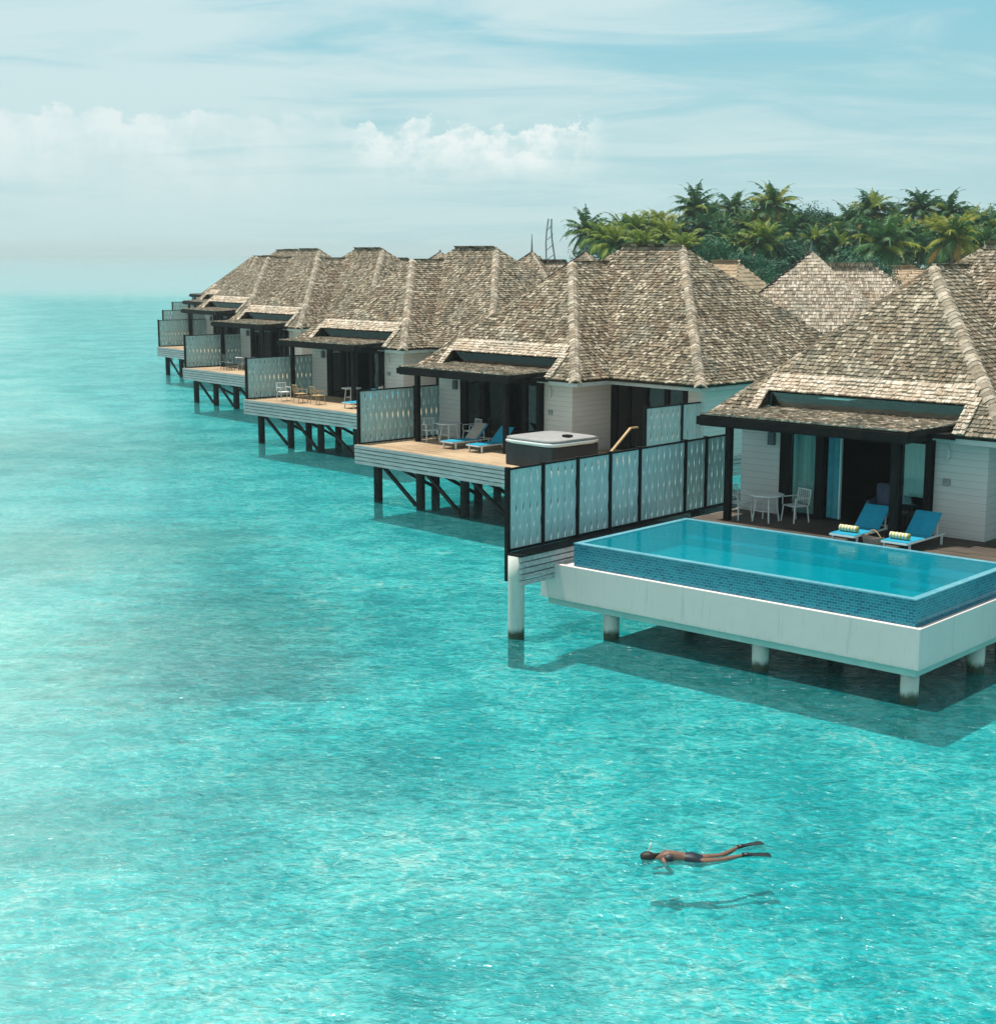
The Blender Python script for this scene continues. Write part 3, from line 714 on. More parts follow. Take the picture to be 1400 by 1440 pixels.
# second villa
table(B_, 1.95, 2.95, 'round white table on the hot tub deck, beside the near loungers')
chair(B_, 1.2, 2.65, 'white chair left of the table on the hot tub deck', rad(75), group='white chairs on the hot tub deck')
chair(B_, 2.5, 3.6, 'white chair behind the table on the hot tub deck', rad(-15), group='white chairs on the hot tub deck')
lounger(B_, 3.35, 1.6, 'lounger under a taupe towel on the hot tub deck', 0)
lounger(B_, 4.75, 1.6, 'blue lounger between the taupe draped lounger and the porch post')
tw = MB(); a = rad(50); Y = Vector((0, math.cos(a), math.sin(a))); Z = Vector((0, -math.sin(a), math.cos(a))); X = Vector((1, 0, 0))
tw.obox(Vector((0, 1.2, .335)) + Y*.43 + Z*.032, X, Y, Z, .29, .43, .014); tw.obox(Vector((0, 1.2, .335)) + Y*.868, X, Y, Z, .29, .012, .045)
o = tw.build('draped_towel', M['taupe'], bevel=.01); place(o, B_, 3.35, 1.6, 2.1); o.scale = (1, 1, .8); tag(o, 'taupe towel draped over the backrest of a lounger', 'towel')
# hot tub
T = empty('hot_tub'); place(T, B_, 8.8, 1.55, 2.1); tag(T, 'square hot tub with pale grey cover and charcoal cabinet on the second deck', 'hot tub')
bx('cabinet', M['tub_side'], T, (-1.12, 1.12, -1.12, 1.12, 0, .76), bevel=.05)
sh = MB(); n0 = 32
def sq(r, z, p=5):
    out = []
    for i in range(n0):
        an = 2*math.pi*i/n0; c, s_ = math.cos(an), math.sin(an); k = (abs(c)**p+abs(s_)**p)**(-1/p); out.append((c*r*k, s_*r*k, z))
    return out
rings = [sq(1.16, .76, 9), sq(1.2, .80, 9), sq(1.2, .86, 9), sq(1.12, .90, 9), sq(.96, .89, 5), sq(.92, .84, 4.5), sq(.88, .66, 4)]
for rg in rings: sh.v += rg
for j in range(len(rings)-1):
    for i in range(n0): sh.f.append((j*n0+i, j*n0+(i+1) % n0, (j+1)*n0+(i+1) % n0, (j+1)*n0+i)); sh.m.append(0)
sh.f.append(tuple(range((len(rings)-1)*n0, len(rings)*n0))); sh.m.append(0)
sh.build('shell', M['tub_shell'], T, smooth=True)
lid = MB(); rl = [sq(1.17, .905, 9), sq(1.17, .965, 9), sq(1.10, .98, 8), sq(.5, .99, 4)]
for rg in rl: lid.v += rg
for j in range(3):
    for i in range(n0): lid.f.append((j*n0+i, j*n0+(i+1) % n0, (j+1)*n0+(i+1) % n0, (j+1)*n0+i)); lid.m.append(0)
lid.f.append(tuple(range(3*n0, 4*n0))); lid.m.append(0)
lid.build('cover', simple('pale_grey_vinyl', (.27, .27, .275), (.34, .34, .335), 3, .7, .2), T, smooth=True)
bx('cover_handle', M['dark'], T, (.55, .85, -.1, .15, 1.0, 1.07), bevel=.02)
hr = empty('wooden_handrail'); place(hr, B_, 10.7, 3.4, 2.1); tag(hr, 'slanting teak handrail standing left of the sunlit pale screen', 'handrail')
b = MB(); b.bar((0, -1.2, .35), (0, 0, 1.25), .09, .05); b.bar((0, 0, 1.25), (0, .35, 1.25), .09, .05); b.build('rail', M['wood'], hr)
for y, z in ((-1.1, .4), (.3, 1.23)):
    b = MB(); b.bar((0, y, 0), (0, y, z), .06, .06); b.build('post', M['dark'], hr)
# third villa
D3 = VIL[2]
for i, (u, v, rz, lb) in enumerate(((2.0, .95, 80, 'wooden armchair beside the blue screen on the third deck, leftmost of three'), (3.3, 1.0, 170, 'middle one of three wooden armchairs on the third deck'), (4.6, 1.05, 175, 'rightmost of three wooden armchairs on the third deck'))):
    chair(D3, u, v, lb, rad(rz), 'wood' if i else 'white_metal', 'armchairs on the third deck')
table(D3, 5.2, 2.6, 'white table at the back of the third deck, behind the wooden chairs')
chair(D3, 6.6, 2.9, 'white chair right of the table on the third deck', rad(-60), group='armchairs on the third deck')
lounger(D3, 7.0, .9, 'blue lounger at the right end of the third deck')
lounger(D3, 8.1, 1.2, 'second blue lounger on the third deck, half hidden by the next screen')
D4 = VIL[3]
table(D4, 3.4, 2.3, 'white table among dark chairs on the fourth deck')
for i, (u, v, rz, lb) in enumerate(((2.4, 1.6, 60, 'dark chair nearest the square screen on the fourth deck'), (3.4, 1.3, 170, 'dark chair in front of the fourth deck table'), (4.4, 1.8, 200, 'dark chair right of the fourth deck table'), (5.4, 2.1, 200, 'dark chair farthest right on the fourth deck'))):
    chair(D4, u, v, lb, rad(rz), 'slate', 'dark chairs on the fourth deck')

# ------------------------------------------------------------------ second row roofs
def pavilion(x, y, rz, label, w=5.3, top=9.1, spire=.5, ridge=2.5, mat='shingle', e=.24):
    r = empty('rear_villa', (x, y, 0), rad(rz)); tag(r, label, 'villa', 'villas of the rear row')
    E = EZ - .1; k = .86; h = w*k
    mb = MB(); Ztop = E+h
    roof_plane(mb, [(-w, -w, E), (w, -w, E), (0, 0, Ztop)], e=e)
    roof_plane(mb, [(w, -w, E), (w, w, E), (0, 0, Ztop)], e=e)
    roof_plane(mb, [(-w, w, E), (-w, -w, E), (0, 0, Ztop)], e=e)
    roof_plane(mb, [(w, w, E), (-w, w, E), (0, 0, Ztop)], e=e*1.5)
    # lower wing to the right
    z2 = Ztop - .75; d2 = (z2-E)/k
    roof_plane(mb, [(w*.2, -d2, E), (w*.2+ridge+d2+2.5, -d2, E), (ridge+2.5, 0, z2), (.4, 0, z2)], e=e)
    roof_plane(mb, [(ridge+2.5+d2+w*.2, -d2, E), (ridge+2.5+d2+w*.2, d2, E), (ridge+2.5, 0, z2)], e=e)
    roof_plane(mb, [(w*.2+ridge+d2+2.5, d2, E), (w*.2, d2, E), (.4, 0, z2), (ridge+2.5, 0, z2)], e=e*1.5)
    rf = mb.build('roof', [M[mat], M['under']], r)
    for sx in (-1, 1): c = MB(); caps(c, (sx*w, -w, E), (0, 0, Ztop), .13); c.build('ridge_cap', M['shingle_pale'] if sx > 0 else M['fascia'], rf)
    c = MB(); c.tube([(0, 0, Ztop-.1), (0, 0, Ztop+.15), (0, 0, Ztop+spire)], [.12, .07, .02], 8); c.build('finial', M['slate'], rf)
    bx('wall', M['siding'], r, (-w+.7, w-.7, -w+.7, w-.7, 2, E-.05))
    bx('floor', M['floor_in'], r, (-w+.5, w+4, -w+.5, w-.5, 1.8, 1.99))
    for sx in (-1, 0, 1):
        for sy in (-1, 1):
            p = MB(); p.tube([(sx*3.6, sy*3.6, -2.4), (sx*3.6, sy*3.6, 1.8)], .17, 8); p.build('piling', M['pile'], r)
    return r
pavilion(15.6, 75.5, -14, 'rear villa with a peaked roof, the one framed between the two nearest roofs', ridge=.6, mat='shingle_pale')
pavilion(5.4, 94.0, -20, 'rear villa whose small peak shows over the second front roof', ridge=.6)
pavilion(2.5, 112, -24, 'rear villa roof with a short spire, left of the twisted mast', ridge=.3, spire=1.3)
pavilion(-5.0, 131, -28, 'rear villa with a low slate grey top showing over the third front roof', ridge=.6, spire=.2)
pavilion(-11.5, 152, -30, 'rear villa peak showing over the fourth front roof', ridge=.6, spire=.2)
# twisted mast
ms = empty('lattice_mast', (4.4, 128, 0)); tag(ms, 'thin lattice mast rising above the far roofs, just left of the palms', 'mast')
b = MB()
for s in (-1, 1):
    b.tube([(s*.55*(1-.75*t/6)+.1*math.sin(t), s*.2, 6+t) for t in range(7)], .07, 5)
    b.tube([(s*.55*(1-.75*t/6)+.1*math.sin(t), -s*.2, 6+t) for t in range(7)], .06, 5)
for i in range(7):
    q = .55*(1-.75*i/6.5); b.bar((-q, 0, 6+i*.85), (q, .1, 6.5+i*.85), .06)
b.build('frame', M['steel'], ms); b = MB(); b.tube([(0, 0, -1.5), (0, 0, 6.3)], .2, 8); b.build('pole', M['steel'], ms)

# ------------------------------------------------------------------ palms, trees, huts
def frond(mb, az, el, L, droop, mi=0, n=26):
    ca, sa = math.cos(az), math.sin(az); D = Vector((ca, sa, 0)); Sd = Vector((-sa, ca, 0))
    p = Vector((0, 0, 0)); pts = [p.copy()]; a = el; st = L/n
    for i in range(n):
        a -= droop/n*(0.5+1.2*i/n); p = p + (D*math.cos(a) + Vector((0, 0, 1))*math.sin(a))*st; pts.append(p.copy())
    for i in range(n):
        mb.quad(pts[i]-Sd*.03, pts[i]+Sd*.03, pts[i+1]+Sd*.025, pts[i+1]-Sd*.025, mi)
        if i < 2: continue
        t = i/n; ll = (.95*math.sin(min(1, t*1.15+.12)*math.pi)**.6 + .12)*L*.2
        d = (pts[i+1]-pts[i]).normalized()
        for s in (-1, 1):
            tip = pts[i] + Sd*(s*ll*.85) + d*(ll*.55) + Vector((0, 0, -ll*R.uniform(.25, .75)))
            w_ = d*.075
            q = len(mb.v); mid = (pts[i]+tip)/2 + Vector((0, 0, ll*.10))
            mb.v += [tuple(pts[i]-w_), tuple(pts[i]+w_), tuple(mid+w_*.9), tuple(tip), tuple(mid-w_*.9)]
            mb.f.append((q, q+1, q+2, q+3, q+4)); mb.m.append(mi)
def make_palm(seed, H, yel, label):
    global R; R0 = R; R = random.Random(seed)
    r = empty('coconut_palm'); tag(r, label, 'palm tree', 'coconut palms on the island')
    bend = R.uniform(-.8, .8); b2 = R.uniform(-.8, .8)
    pts = [(bend*(t/10)**2, b2*(t/10)**2, H*t/10) for t in range(11)]
    t_ = MB(); t_.tube(pts, [.24-.11*i/10 for i in range(11)], 8); t_.build('trunk', M['trunk'], r, smooth=True)
    top = Vector(pts[-1])
    mb = MB(); n = 32
    for i in range(n):
        f = i/n; el = rad(82 - 105*f + R.uniform(-10, 10))
        frond(mb, i*2.39996 + R.uniform(-.25, .25), el, R.uniform(3.1, 4.1), R.uniform(1.0, 1.7), 2 if (f > .93 and R.random() < .8) else (1 if R.random() < yel else 0))
    c = mb.build('crown', [M['frond'], M['frond_y'], M['frond_dry']], r); c.location = top
    nt_ = MB()
    for i in range(7):
        a_ = i*.9; q = Vector((math.cos(a_)*.25, math.sin(a_)*.25, -.25)); nt_.tube([q+Vector((0, 0, -.12)), q, q+Vector((0, 0, .12))], [.05, .12, .04], 6)
    o = nt_.build('coconut_cluster', M['wood'], r); o.location = top
    R = R0; return r, H
def px2x(px, Y): return (px-700)/2131*Y
protos = [make_palm(11, 9, .15, 'x'), make_palm(12, 9, .75, 'x'), make_palm(13, 9, .3, 'x'), make_palm(14, 9, .05, 'x')]
used = set()
# px, py of crown centre in the photograph grid, distance, proto, size
palms = [(822, 328, 150, 0, .95), (850, 338, 146, 1, .9), (868, 345, 140, 1, .9), (872, 326, 160, 2, .85), (898, 328, 150, 1, .95), (925, 322, 156, 1, .95), (940, 335, 148, 1, .9), (973, 296, 162, 0, 1.05),
         (958, 330, 165, 2, .9), (990, 325, 158, 3, .95), (1010, 340, 150, 3, .9), (1037, 300, 165, 3, 1.0), (1050, 325, 160, 0, .95), (1084, 292, 160, 2, 1.1), (1075, 342, 138, 1, 1.0), (1030, 352, 140, 2, .9), (1108, 330, 156, 3, .9),
         (1135, 335, 165, 0, .9), (1160, 325, 170, 3, .9), (1192, 318, 166, 0, .95), (1228, 300, 160, 2, 1.05), (1255, 345, 128, 3, 1.15), (1215, 335, 150, 0, .95), (1262, 312, 165, 3, .9), (1293, 298, 160, 3, 1.0), (1330, 304, 156, 0, 1.0),
         (1338, 335, 132, 1, 1.05), (1305, 330, 150, 2, .95), (1370, 318, 158, 2, .95), (1392, 325, 150, 0, .95), (1415, 310, 165, 3, 1), (1380, 348, 140, 3, .95), (1180, 350, 150, 2, .9), (1440, 325, 150, 2, 1), (1290, 352, 140, 0, .85), (905, 348, 135, 1, .8), (960, 352, 135, 1, .8), (1000, 305, 168, 3, .8), (1062, 308, 168, 0, .8), (1100, 312, 165, 2, .8), (1122, 322, 158, 3, .75), (1148, 340, 150, 2, .75), (1178, 334, 152, 3, .8), (1205, 312, 168, 2, .8), (1244, 322, 158, 1, .75), (1278, 330, 150, 2, .8), (1318, 318, 162, 3, .8), (1352, 312, 166, 0, .8), (1362, 338, 146, 1, .75), (1400, 338, 148, 2, .8), (1018, 322, 160, 0, .75)]
def pos_words(px):
    return 'palm'
pl = ['leftmost palm of the grove, dark green', 'light green palm second from the left end of the grove', 'low yellow green palm near the left end of the grove', 'dull green palm behind the yellow green ones at the left', 'yellow green palm above the second roof valley',
      'yellowed palm left of the tall dark one', 'small yellow palm under the first tall palm', 'first tall palm from the left, standing clear of the canopy', 'short palm just below and left of the first tall palm', 'dark palm between the two leading tall palms, lower row',
      'dark low palm over the tan hut ridge', 'palm immediately left of the tallest one', 'dark palm beneath the gap left of the tallest palm', 'tallest palm of the grove, feathery against the sky', 'low palm with yellow fronds directly below the tallest palm',
      'low dull palm behind the right hip of the second roof', 'dark palm right of and below the tallest palm', 'palm behind the peaked rear roof', 'dark palm left of the round broadleaf crowns', 'palm between the round crowns and the tall right palm',
      'tall palm over the right slope of the peaked rear roof', 'large dark drooping palm in front, beside the peaked rear roof', 'dark palm just left of the large drooping one', 'thin dark palm behind the large drooping one', 'tall dark palm left of the twin palms at right',
      'tall palm over the nearest roof apex', 'bright palm with yellowing skirt right above the nearest roof apex', 'mid green palm between the drooping palm and the bright one', 'mid green palm near the right edge of the picture', 'dark palm at the right edge of the picture',
      'tall palm cut by the right edge', 'low dark palm above the nearest roof at the right edge', 'low palm hidden behind the peaked rear roof', 'palm just outside the right edge', 'low dark palm over the right tan huts', 'low yellow palm above the second roof ridge', 'small yellow palm right of the low one over the second ridge', 'small palm in the notch right of the first tall palm', 'small palm crown touching the left side of the tallest palm', 'small palm crown touching the right side of the tallest palm', 'small dark palm left of the peaked rear roof finial', 'small palm directly above the peaked rear roof finial', 'small palm above the right shoulder of the peaked rear roof', 'small palm left of the tall palm over the peaked rear roof slope', 'small yellowish palm above the large drooping palm', 'small palm right of the large drooping palm crown', 'small dark palm between the two tall palms over the nearest roof', 'small palm right of the palm over the nearest apex', 'small yellow palm right of the bright palm with yellowing skirt', 'small low palm under the palm at the right edge', 'small dark palm right under the first tall palm gap']
for i, (px, py, Y, k, sc) in enumerate(palms):
    src, H = protos[k]
    o = src if k not in used else copy_tree(src); used.add(k)
    zc = 9.2 + (355-py)*Y/2131*1.01
    x = px2x(px, Y); 
    o.location = (x, Y, zc - H*sc); o.rotation_euler = (0, 0, R.uniform(0, 6.28)); o.scale = (sc*.92, sc*.92, sc); o['label'] = pl[i]
def make_tree(seed, H, rad_):
    rr = random.Random(seed); r = empty('broadleaf_tree'); tag(r, 'x', 'tree', 'round broadleaf trees behind the palms')
    t_ = MB(); t_.tube([(0, 0, 0), (.1, 0, H*.3), (0, .1, H*.65)], [.3, .22, .1], 8)
    for i in range(6):
        a_ = i*1.05; t_.tube([(.05, 0, H*(.35+.04*i)), (math.cos(a_)*rad_*.4, math.sin(a_)*rad_*.4, H*.6), (math.cos(a_)*rad_*.65, math.sin(a_)*rad_*.65, H*.75)], [.12, .08, .03], 5)
    t_.build('trunk', M['trunk'], r, smooth=True)
    mb = MB(); clumps = []
    for i in range(26):
        a_ = rr.uniform(0, 6.28); ph = rr.uniform(-.35, 1.5); q = rad_*rr.uniform(.55, .9)
        clumps.append((Vector((math.cos(a_)*math.cos(ph)*q, math.sin(a_)*math.cos(ph)*q, H*.68+math.sin(ph)*q*.8)), rad_*rr.uniform(.22, .4)))
    for c, cr_ in clumps:
        for j in range(110):
            d = Vector((rr.gauss(0, 1), rr.gauss(0, 1), rr.gauss(0, .8))).normalized()*cr_*rr.uniform(.6, 1.08)
            n = (d.normalized()+Vector((rr.uniform(-.7, .7), rr.uniform(-.7, .7), rr.uniform(-.3, .9)))).normalized(); X = n.orthogonal().normalized(); Y = n.cross(X); s = rr.uniform(.10, .2)
            p = c+d; mb.poly([p-X*s, p-Y*s*.5, p+X*s, p+Y*s*.5])
    mb.build('crown', M['leaf'], r); return r
tp = [make_tree(31, 8, 3.4), make_tree(32, 8, 3.0), make_tree(33, 8, 3.8)]; ut = set()
trees = [(840, 350, 170), (885, 345, 172), (930, 342, 172), (965, 345, 172), (1000, 338, 175), (1040, 335, 176), (1075, 345, 152), (1085, 325, 175), (1115, 318, 172), (1137, 305, 170), (1160, 312, 172), (1175, 330, 168), (1205, 325, 175), (1240, 328, 174), (1275, 325, 174),
         (1310, 325, 176), (1350, 318, 172), (1385, 312, 170), (1410, 316, 172), (1095, 375, 125), (1060, 372, 128), (1040, 392, 118), (1180, 358, 150), (1230, 360, 150), (1300, 358, 150), (1350, 360, 150), (1400, 362, 150), (990, 362, 150), (945, 362, 150), (890, 362, 150), (1052, 366, 112), (1072, 384, 116), (1090, 362, 140), (1110, 352, 140), (1035, 366, 124), (1215, 372, 118), (1240, 380, 116), (1200, 362, 136), (1010, 356, 136)]
tl = ['low tree far left behind the first palms', 'low tree behind the left yellow palms', 'dark tree behind the yellowed palm', 'dark tree behind the first tall palm', 'dark tree between the first tall palm and the tallest', 'tree behind the palm left of the tallest', 'dark rounded tree under the tallest palm', 'tree right behind the tallest palm',
      'rounded tree immediately right of the tallest palm', 'highest round broadleaf crown, right of the tallest palm', 'round crown right of the highest broadleaf', 'tree below the round crowns', 'tree left of the tall right palm', 'tree behind the large drooping palm', 'tree behind the thin dark palm', 'tree between the tall dark palm and the apex palm',
      'tree right of the palm over the nearest apex', 'tall broadleaf near the right edge', 'broadleaf cut by the right edge', 'teal green bush left of the peaked rear roof', 'bush between the tan hut and the peaked rear roof', 'low bush touching the right hip of the second roof', 'low tree behind the peaked rear roof', 'low tree under the tall right palm', 'low tree behind the right tan huts',
      'low tree over the nearest roof apex', 'low tree above the nearest roof at the right edge', 'low dark tree above the second roof right hip', 'low tree over the second roof ridge', 'low tree over the second roof valley', 'small bush just right of the small tan hut roof', 'small bush under the bush left of the peaked rear roof', 'bush behind the left slope of the peaked rear roof', 'bush behind the tip of the peaked rear roof', 'bush behind the small tan hut roof', 'bush at the foot of the large drooping palm', 'low bush right of the large drooping palm foot', 'bush behind the right slope of the peaked rear roof', 'low bush over the right end of the second roof ridge']
for i, (px, py, Y) in enumerate(trees):
    k = i % 3; o = tp[k] if k not in ut else copy_tree(tp[k]); ut.add(k)
    zt = 9.2 + (355-py)*Y/2131; sc = (.5 if Y < 120 else .62 if Y < 130 else 1.0)
    o.location = (px2x(px, Y), Y, zt - 8*.9*sc); o.scale = (sc*1.05, sc*1.05, sc); o.rotation_euler = (0, 0, R.uniform(0, 6.28)); o['label'] = tl[i]
def hut(x, y, z, rz, w, d, h, label):
    r = empty('thatched_hut', (x, y, 0), rad(rz)); tag(r, label, 'hut', 'tan thatched huts on the island')
    mb = MB(); a = Vector((-w, -d, z)); b = Vector((w, -d, z)); c = Vector((w, d, z)); e_ = Vector((-w, d, z)); p = Vector((-w*.35, 0, z+h)); q = Vector((w*.35, 0, z+h))
    for pts in ([a, b, q, p], [b, c, q], [c, e_, p, q], [e_, a, p]): roof_plane(mb, pts, e=.35, wmin=.3, wmax=.6)
    mb.build('roof', [M['thatch'], M['under']], r)
    bx('wall', M['siding'], r, (-w+.6, w-.6, -d+.6, d-.6, .5, z)); return r
hut(px2x(1020, 108), 108, 5.6, -50, 3.6, 3.2, 2.9, 'small tan hut roof between the second roof and the palms')
hut(px2x(1315, 118), 118, 5.6, -12, 4.2, 3.4, 2.3, 'tan hut roof right of the large drooping palm')
hut(px2x(1268, 124), 124, 5.4, -10, 3.2, 3.0, 2.6, 'tan hut roof partly behind the large drooping palm')

# island ground: a low sand mound
mb = MB(); nx, ny = 40, 30
for j in range(ny+1):
    for i in range(nx+1):
        x = 5+220*i/nx; y = 108+150*j/ny
        ex = min(1, (i/nx)*5, (ny-j)/ny*4, j/ny*6); z = -2.4 + 3.4*min(1, ex*1.2) + .5*mnoise.noise(Vector((x*.05, y*.05, 0)))
        mb.v.append((x, y, z))
for j in range(ny):
    for i in range(nx): a = j*(nx+1)+i; mb.f.append((a, a+1, a+nx+2, a+nx+1)); mb.m.append(0)
o = mb.build('island_ground', simple('island_sand', (.12, .11, .06), (.35, .3, .2), .5, .95), smooth=True); tag(o, kind='structure')

# ------------------------------------------------------------------ snorkeller
def skin_obj(name, chains, mat, parent, sub=2, root=0):
    vs, es, rs = [], [], []
    for ch in chains:
        prev = None
        for it in ch:
            if isinstance(it, int): idx = it
            else: vs.append(it[0]); rs.append(it[1]); idx = len(vs)-1
            if prev is not None: es.append((prev, idx))
            prev = idx
    me = bpy.data.meshes.new(name); me.from_pydata(vs, es, []); me.materials.append(mat)
    o = bpy.data.objects.new(name, me); C.objects.link(o)
    m = o.modifiers.new('skin', 'SKIN'); m.use_smooth_shade = True
    for i, r in enumerate(rs):
        sv = me.skin_vertices[0].data[i]; sv.radius = r if isinstance(r, tuple) else (r, r); sv.use_root = (i == root)
    s = o.modifiers.new('sub', 'SUBSURF'); s.levels = sub; s.render_levels = sub
    if parent is not None: o.parent = parent
    return o
# local frame: +x from head to feet, +y to the swimmer's left side as seen from behind the camera, z up (back upward)
PX = empty('person', (2.22, 21.78, -.03), rad(-3)); PX.scale = (.83, .83, .83); tag(PX, 'snorkeler face down in a dark two piece swimsuit, black fins trailing', 'person')
def pch(*a): return [(p, r) for p, r in a]
body = []
pel = ((.93, 0, .02), (.125, .155))
body.append([pel, ((.78, 0, .035), (.105, .125)), ((.62, 0, .05), (.11, .14)), ((.47, 0, .045), (.105, .165)), ((.37, 0, .04), (.07, .12)), ((.29, 0, .035), .055), ((.21, 0, .02), .055)])
# indices: 0 pelvis,1,2,3 chest,4 shoulders,5 neck,6 neck top
body.append([0, ((1.02, .09, .0), .095), ((1.18, .10, .01), .08), ((1.40, .16, .025), .055), ((1.49, .19, .03), .056), ((1.62, .29, .05), .05), ((1.78, .42, .09), .033), ((1.86, .48, .10), .034), ((1.94, .54, .09), .03)])
body.append([0, ((1.02, -.09, .0), .095), ((1.18, -.09, .01), .08), ((1.42, -.03, .02), .055), ((1.52, .0, .025), .056), ((1.66, .06, .04), .05), ((1.83, .14, .05), .033), ((1.92, .18, .06), .034), ((2.01, .22, .06), .03)])
bd = []
# arms hang loosely down beside the chest, elbows bent, under the surface
n_now = 7+8+8
def arm(s):
    return [4, ((.40, s*.17, .02), .05), ((.47, s*.24, -.07), .042), ((.58, s*.25, -.15), .036), ((.46, s*.20, -.19), .033), ((.36, s*.14, -.20), .023), ((.32, s*.125, -.205), .03), ((.285, s*.12, -.21), .026)]
body.append(arm(1)); body.append(arm(-1))
hands = {1: n_now+6, -1: n_now+7+6}
for s in (1, -1):
    for j, (dy, L, dx) in enumerate(((-.027, .062, 0), (-.009, .072, 0), (.009, .068, 0), (.026, .052, 0))):
        base = (.272, s*.12+dy, -.212)
        body.append([hands[s], (base, .009), ((base[0]-L*.5, base[1]+dy*.25, base[2]-.006), .0085), ((base[0]-L, base[1]+dy*.3, base[2]-.02), .007)])
    body.append([hands[s]-1, ((.305, s*.085, -.21), .011), ((.28, s*.07, -.215), .0095), ((.255, s*.062, -.22), .008)])
bo = skin_obj('body', body, M['skin'], PX)
# head as part of the same figure: shaped sphere merged in mesh code
def blob(name, mat, parent, c, r, fn=None, seg=28, rings=18, smooth=True):
    mb = MB()
    for j in range(rings+1):
        th = math.pi*j/rings
        for i in range(seg):
            ph = 2*math.pi*i/seg; d = Vector((math.sin(th)*math.cos(ph), math.sin(th)*math.sin(ph), math.cos(th)))
            p = Vector((d.x*r[0], d.y*r[1], d.z*r[2]))
            if fn: p = fn(p, d)
            mb.v.append(tuple(Vector(c)+p))
    for j in range(rings):
        for i in range(seg): mb.f.append((j*seg+i, (j+1)*seg+i, (j+1)*seg+(i+1) % seg, j*seg+(i+1) % seg)); mb.m.append(0)
    return mb.build(name, mat, parent, smooth=smooth)
def face(p, d):   # face looks down and slightly forward (-z, -x)
    fwd = Vector((-.35, 0, -.94)); up = Vector((-.94, 0, .35))
    f = d.dot(fwd); u_ = d.dot(up); s = abs(d.y)
    if f > .75 and s < .16 and -.25 < u_ < .12: p = p + fwd*.022          # nose
    if f > .7 and s < .28 and -.55 < u_ < -.38: p = p + fwd*.008          # lips
    if f > .6 and .15 < s < .45 and .02 < u_ < .2: p = p - fwd*.008       # eye sockets
    if f > .3 and u_ < -.6: p = p + fwd*.012                               # chin
    return p
blob('head', M['skin'], PX, (.10, 0, .015), (.115, .078, .10), face)
for s in (-1, 1):
    blob('ear', M['skin'], PX, (.125, s*.08, .0), (.03, .012, .02), seg=10, rings=8)
    blob('eye', M['snorkel'], PX, (.045, s*.032, -.075), (.013, .013, .01), seg=10, rings=8)
def hairf(p, d):
    if d.dot(Vector((-.35, 0, -.94))) > .15: p = p*.86
    return p*(1+.03*math.sin(d.y*40)*(.5+.5*d.z))
blob('hair', M['hair'], PX, (.10, 0, .035), (.150, .115, .122), hairf)
b = MB(); b.tube([(.2, 0, .09), (.27, .01, .10), (.34, .03, .105), (.38, .05, .10)], [.05, .035, .022, .006], 8); b.build('ponytail', M['hair'], PX, smooth=True)
def shell(name, rings, mat, parent):   # clothing as closed elliptical sleeves following the body
    mb = MB(); k = 20
    for (x, y, z, ry, rz) in rings:
        for i in range(k):
            a = 2*math.pi*i/k; mb.v.append((x, y+math.cos(a)*ry, z+math.sin(a)*rz))
    for j in range(len(rings)-1):
        for i in range(k): mb.f.append((j*k+i, j*k+(i+1) % k, (j+1)*k+(i+1) % k, (j+1)*k+i)); mb.m.append(0)
    return mb.build(name, mat, parent, smooth=True)
shell('swimsuit_top', [(.365, 0, .035, .120, .075), (.40, 0, .04, .150, .098), (.46, 0, .045, .168, .112), (.52, 0, .047, .160, .114), (.565, 0, .047, .146, .112)], M['swim'], PX)
shell('swimsuit_bottom', [(.78, 0, .035, .130, .110), (.85, 0, .03, .150, .122), (.93, 0, .02, .166, .134), (1.0, 0, .01, .172, .128), (1.07, 0, .0, .180, .108), (1.12, 0, -.005, .178, .098)], M['swim'], PX)
def fin_(name, heel, tipdir, side):
    heel = Vector(heel); d = Vector(tipdir).normalized(); S_ = Vector((0, 1, 0)); S_ = (S_ - d*S_.dot(d)).normalized(); Nn = d.cross(S_)
    mb = MB(); prof = [(0, .045, .040), (.1, .052, .036), (.18, .055, .022), (.23, .075, .012), (.32, .09, .009), (.43, .1, .006), (.51, .104, .005), (.54, .085, .004)]
    k = 12
    for (t, w_, h_) in prof:
        bend = -.06*(t/.7)**2
        for i in range(k): a = 2*math.pi*i/k; mb.v.append(tuple(heel + d*t + Nn*bend + S_*(math.cos(a)*w_) + Nn*(math.sin(a)*h_)))
    for j in range(len(prof)-1):
        for i in range(k): mb.f.append((j*k+i, j*k+(i+1) % k, (j+1)*k+(i+1) % k, (j+1)*k+i)); mb.m.append(0)
    mb.f.append(tuple(range(k))[::-1]); mb.f.append(tuple(range((len(prof)-1)*k, len(prof)*k))); mb.m += [0, 0]
    return mb.build(name, M['fin'], PX, smooth=True)
fin_('swim_fin', (1.80, .44, .10), (1, .42, .10), 1); fin_('swim_fin', (1.86, .15, .07), (1, .12, .04), -1)
b = MB(); b.tube([(.035, .03, -.11), (.03, .085, -.09), (.06, .115, -.02), (.11, .13, .10), (.16, .15, .22), (.175, .155, .27)], .0125, 8); b.build('snorkel', M['snorkel'], PX, smooth=True)
blob('diving_mask', M['fin'], PX, (.035, 0, -.07), (.045, .07, .03), seg=16, rings=10)
b = MB(); b.tube([(.06+.075*math.sin(a_), .0+.099*math.cos(a_), .035+.10*math.sin(a_)) for a_ in [math.pi*i/14 for i in range(15)]], .01, 6); b.build('mask_strap', M['snorkel'], PX, smooth=True)

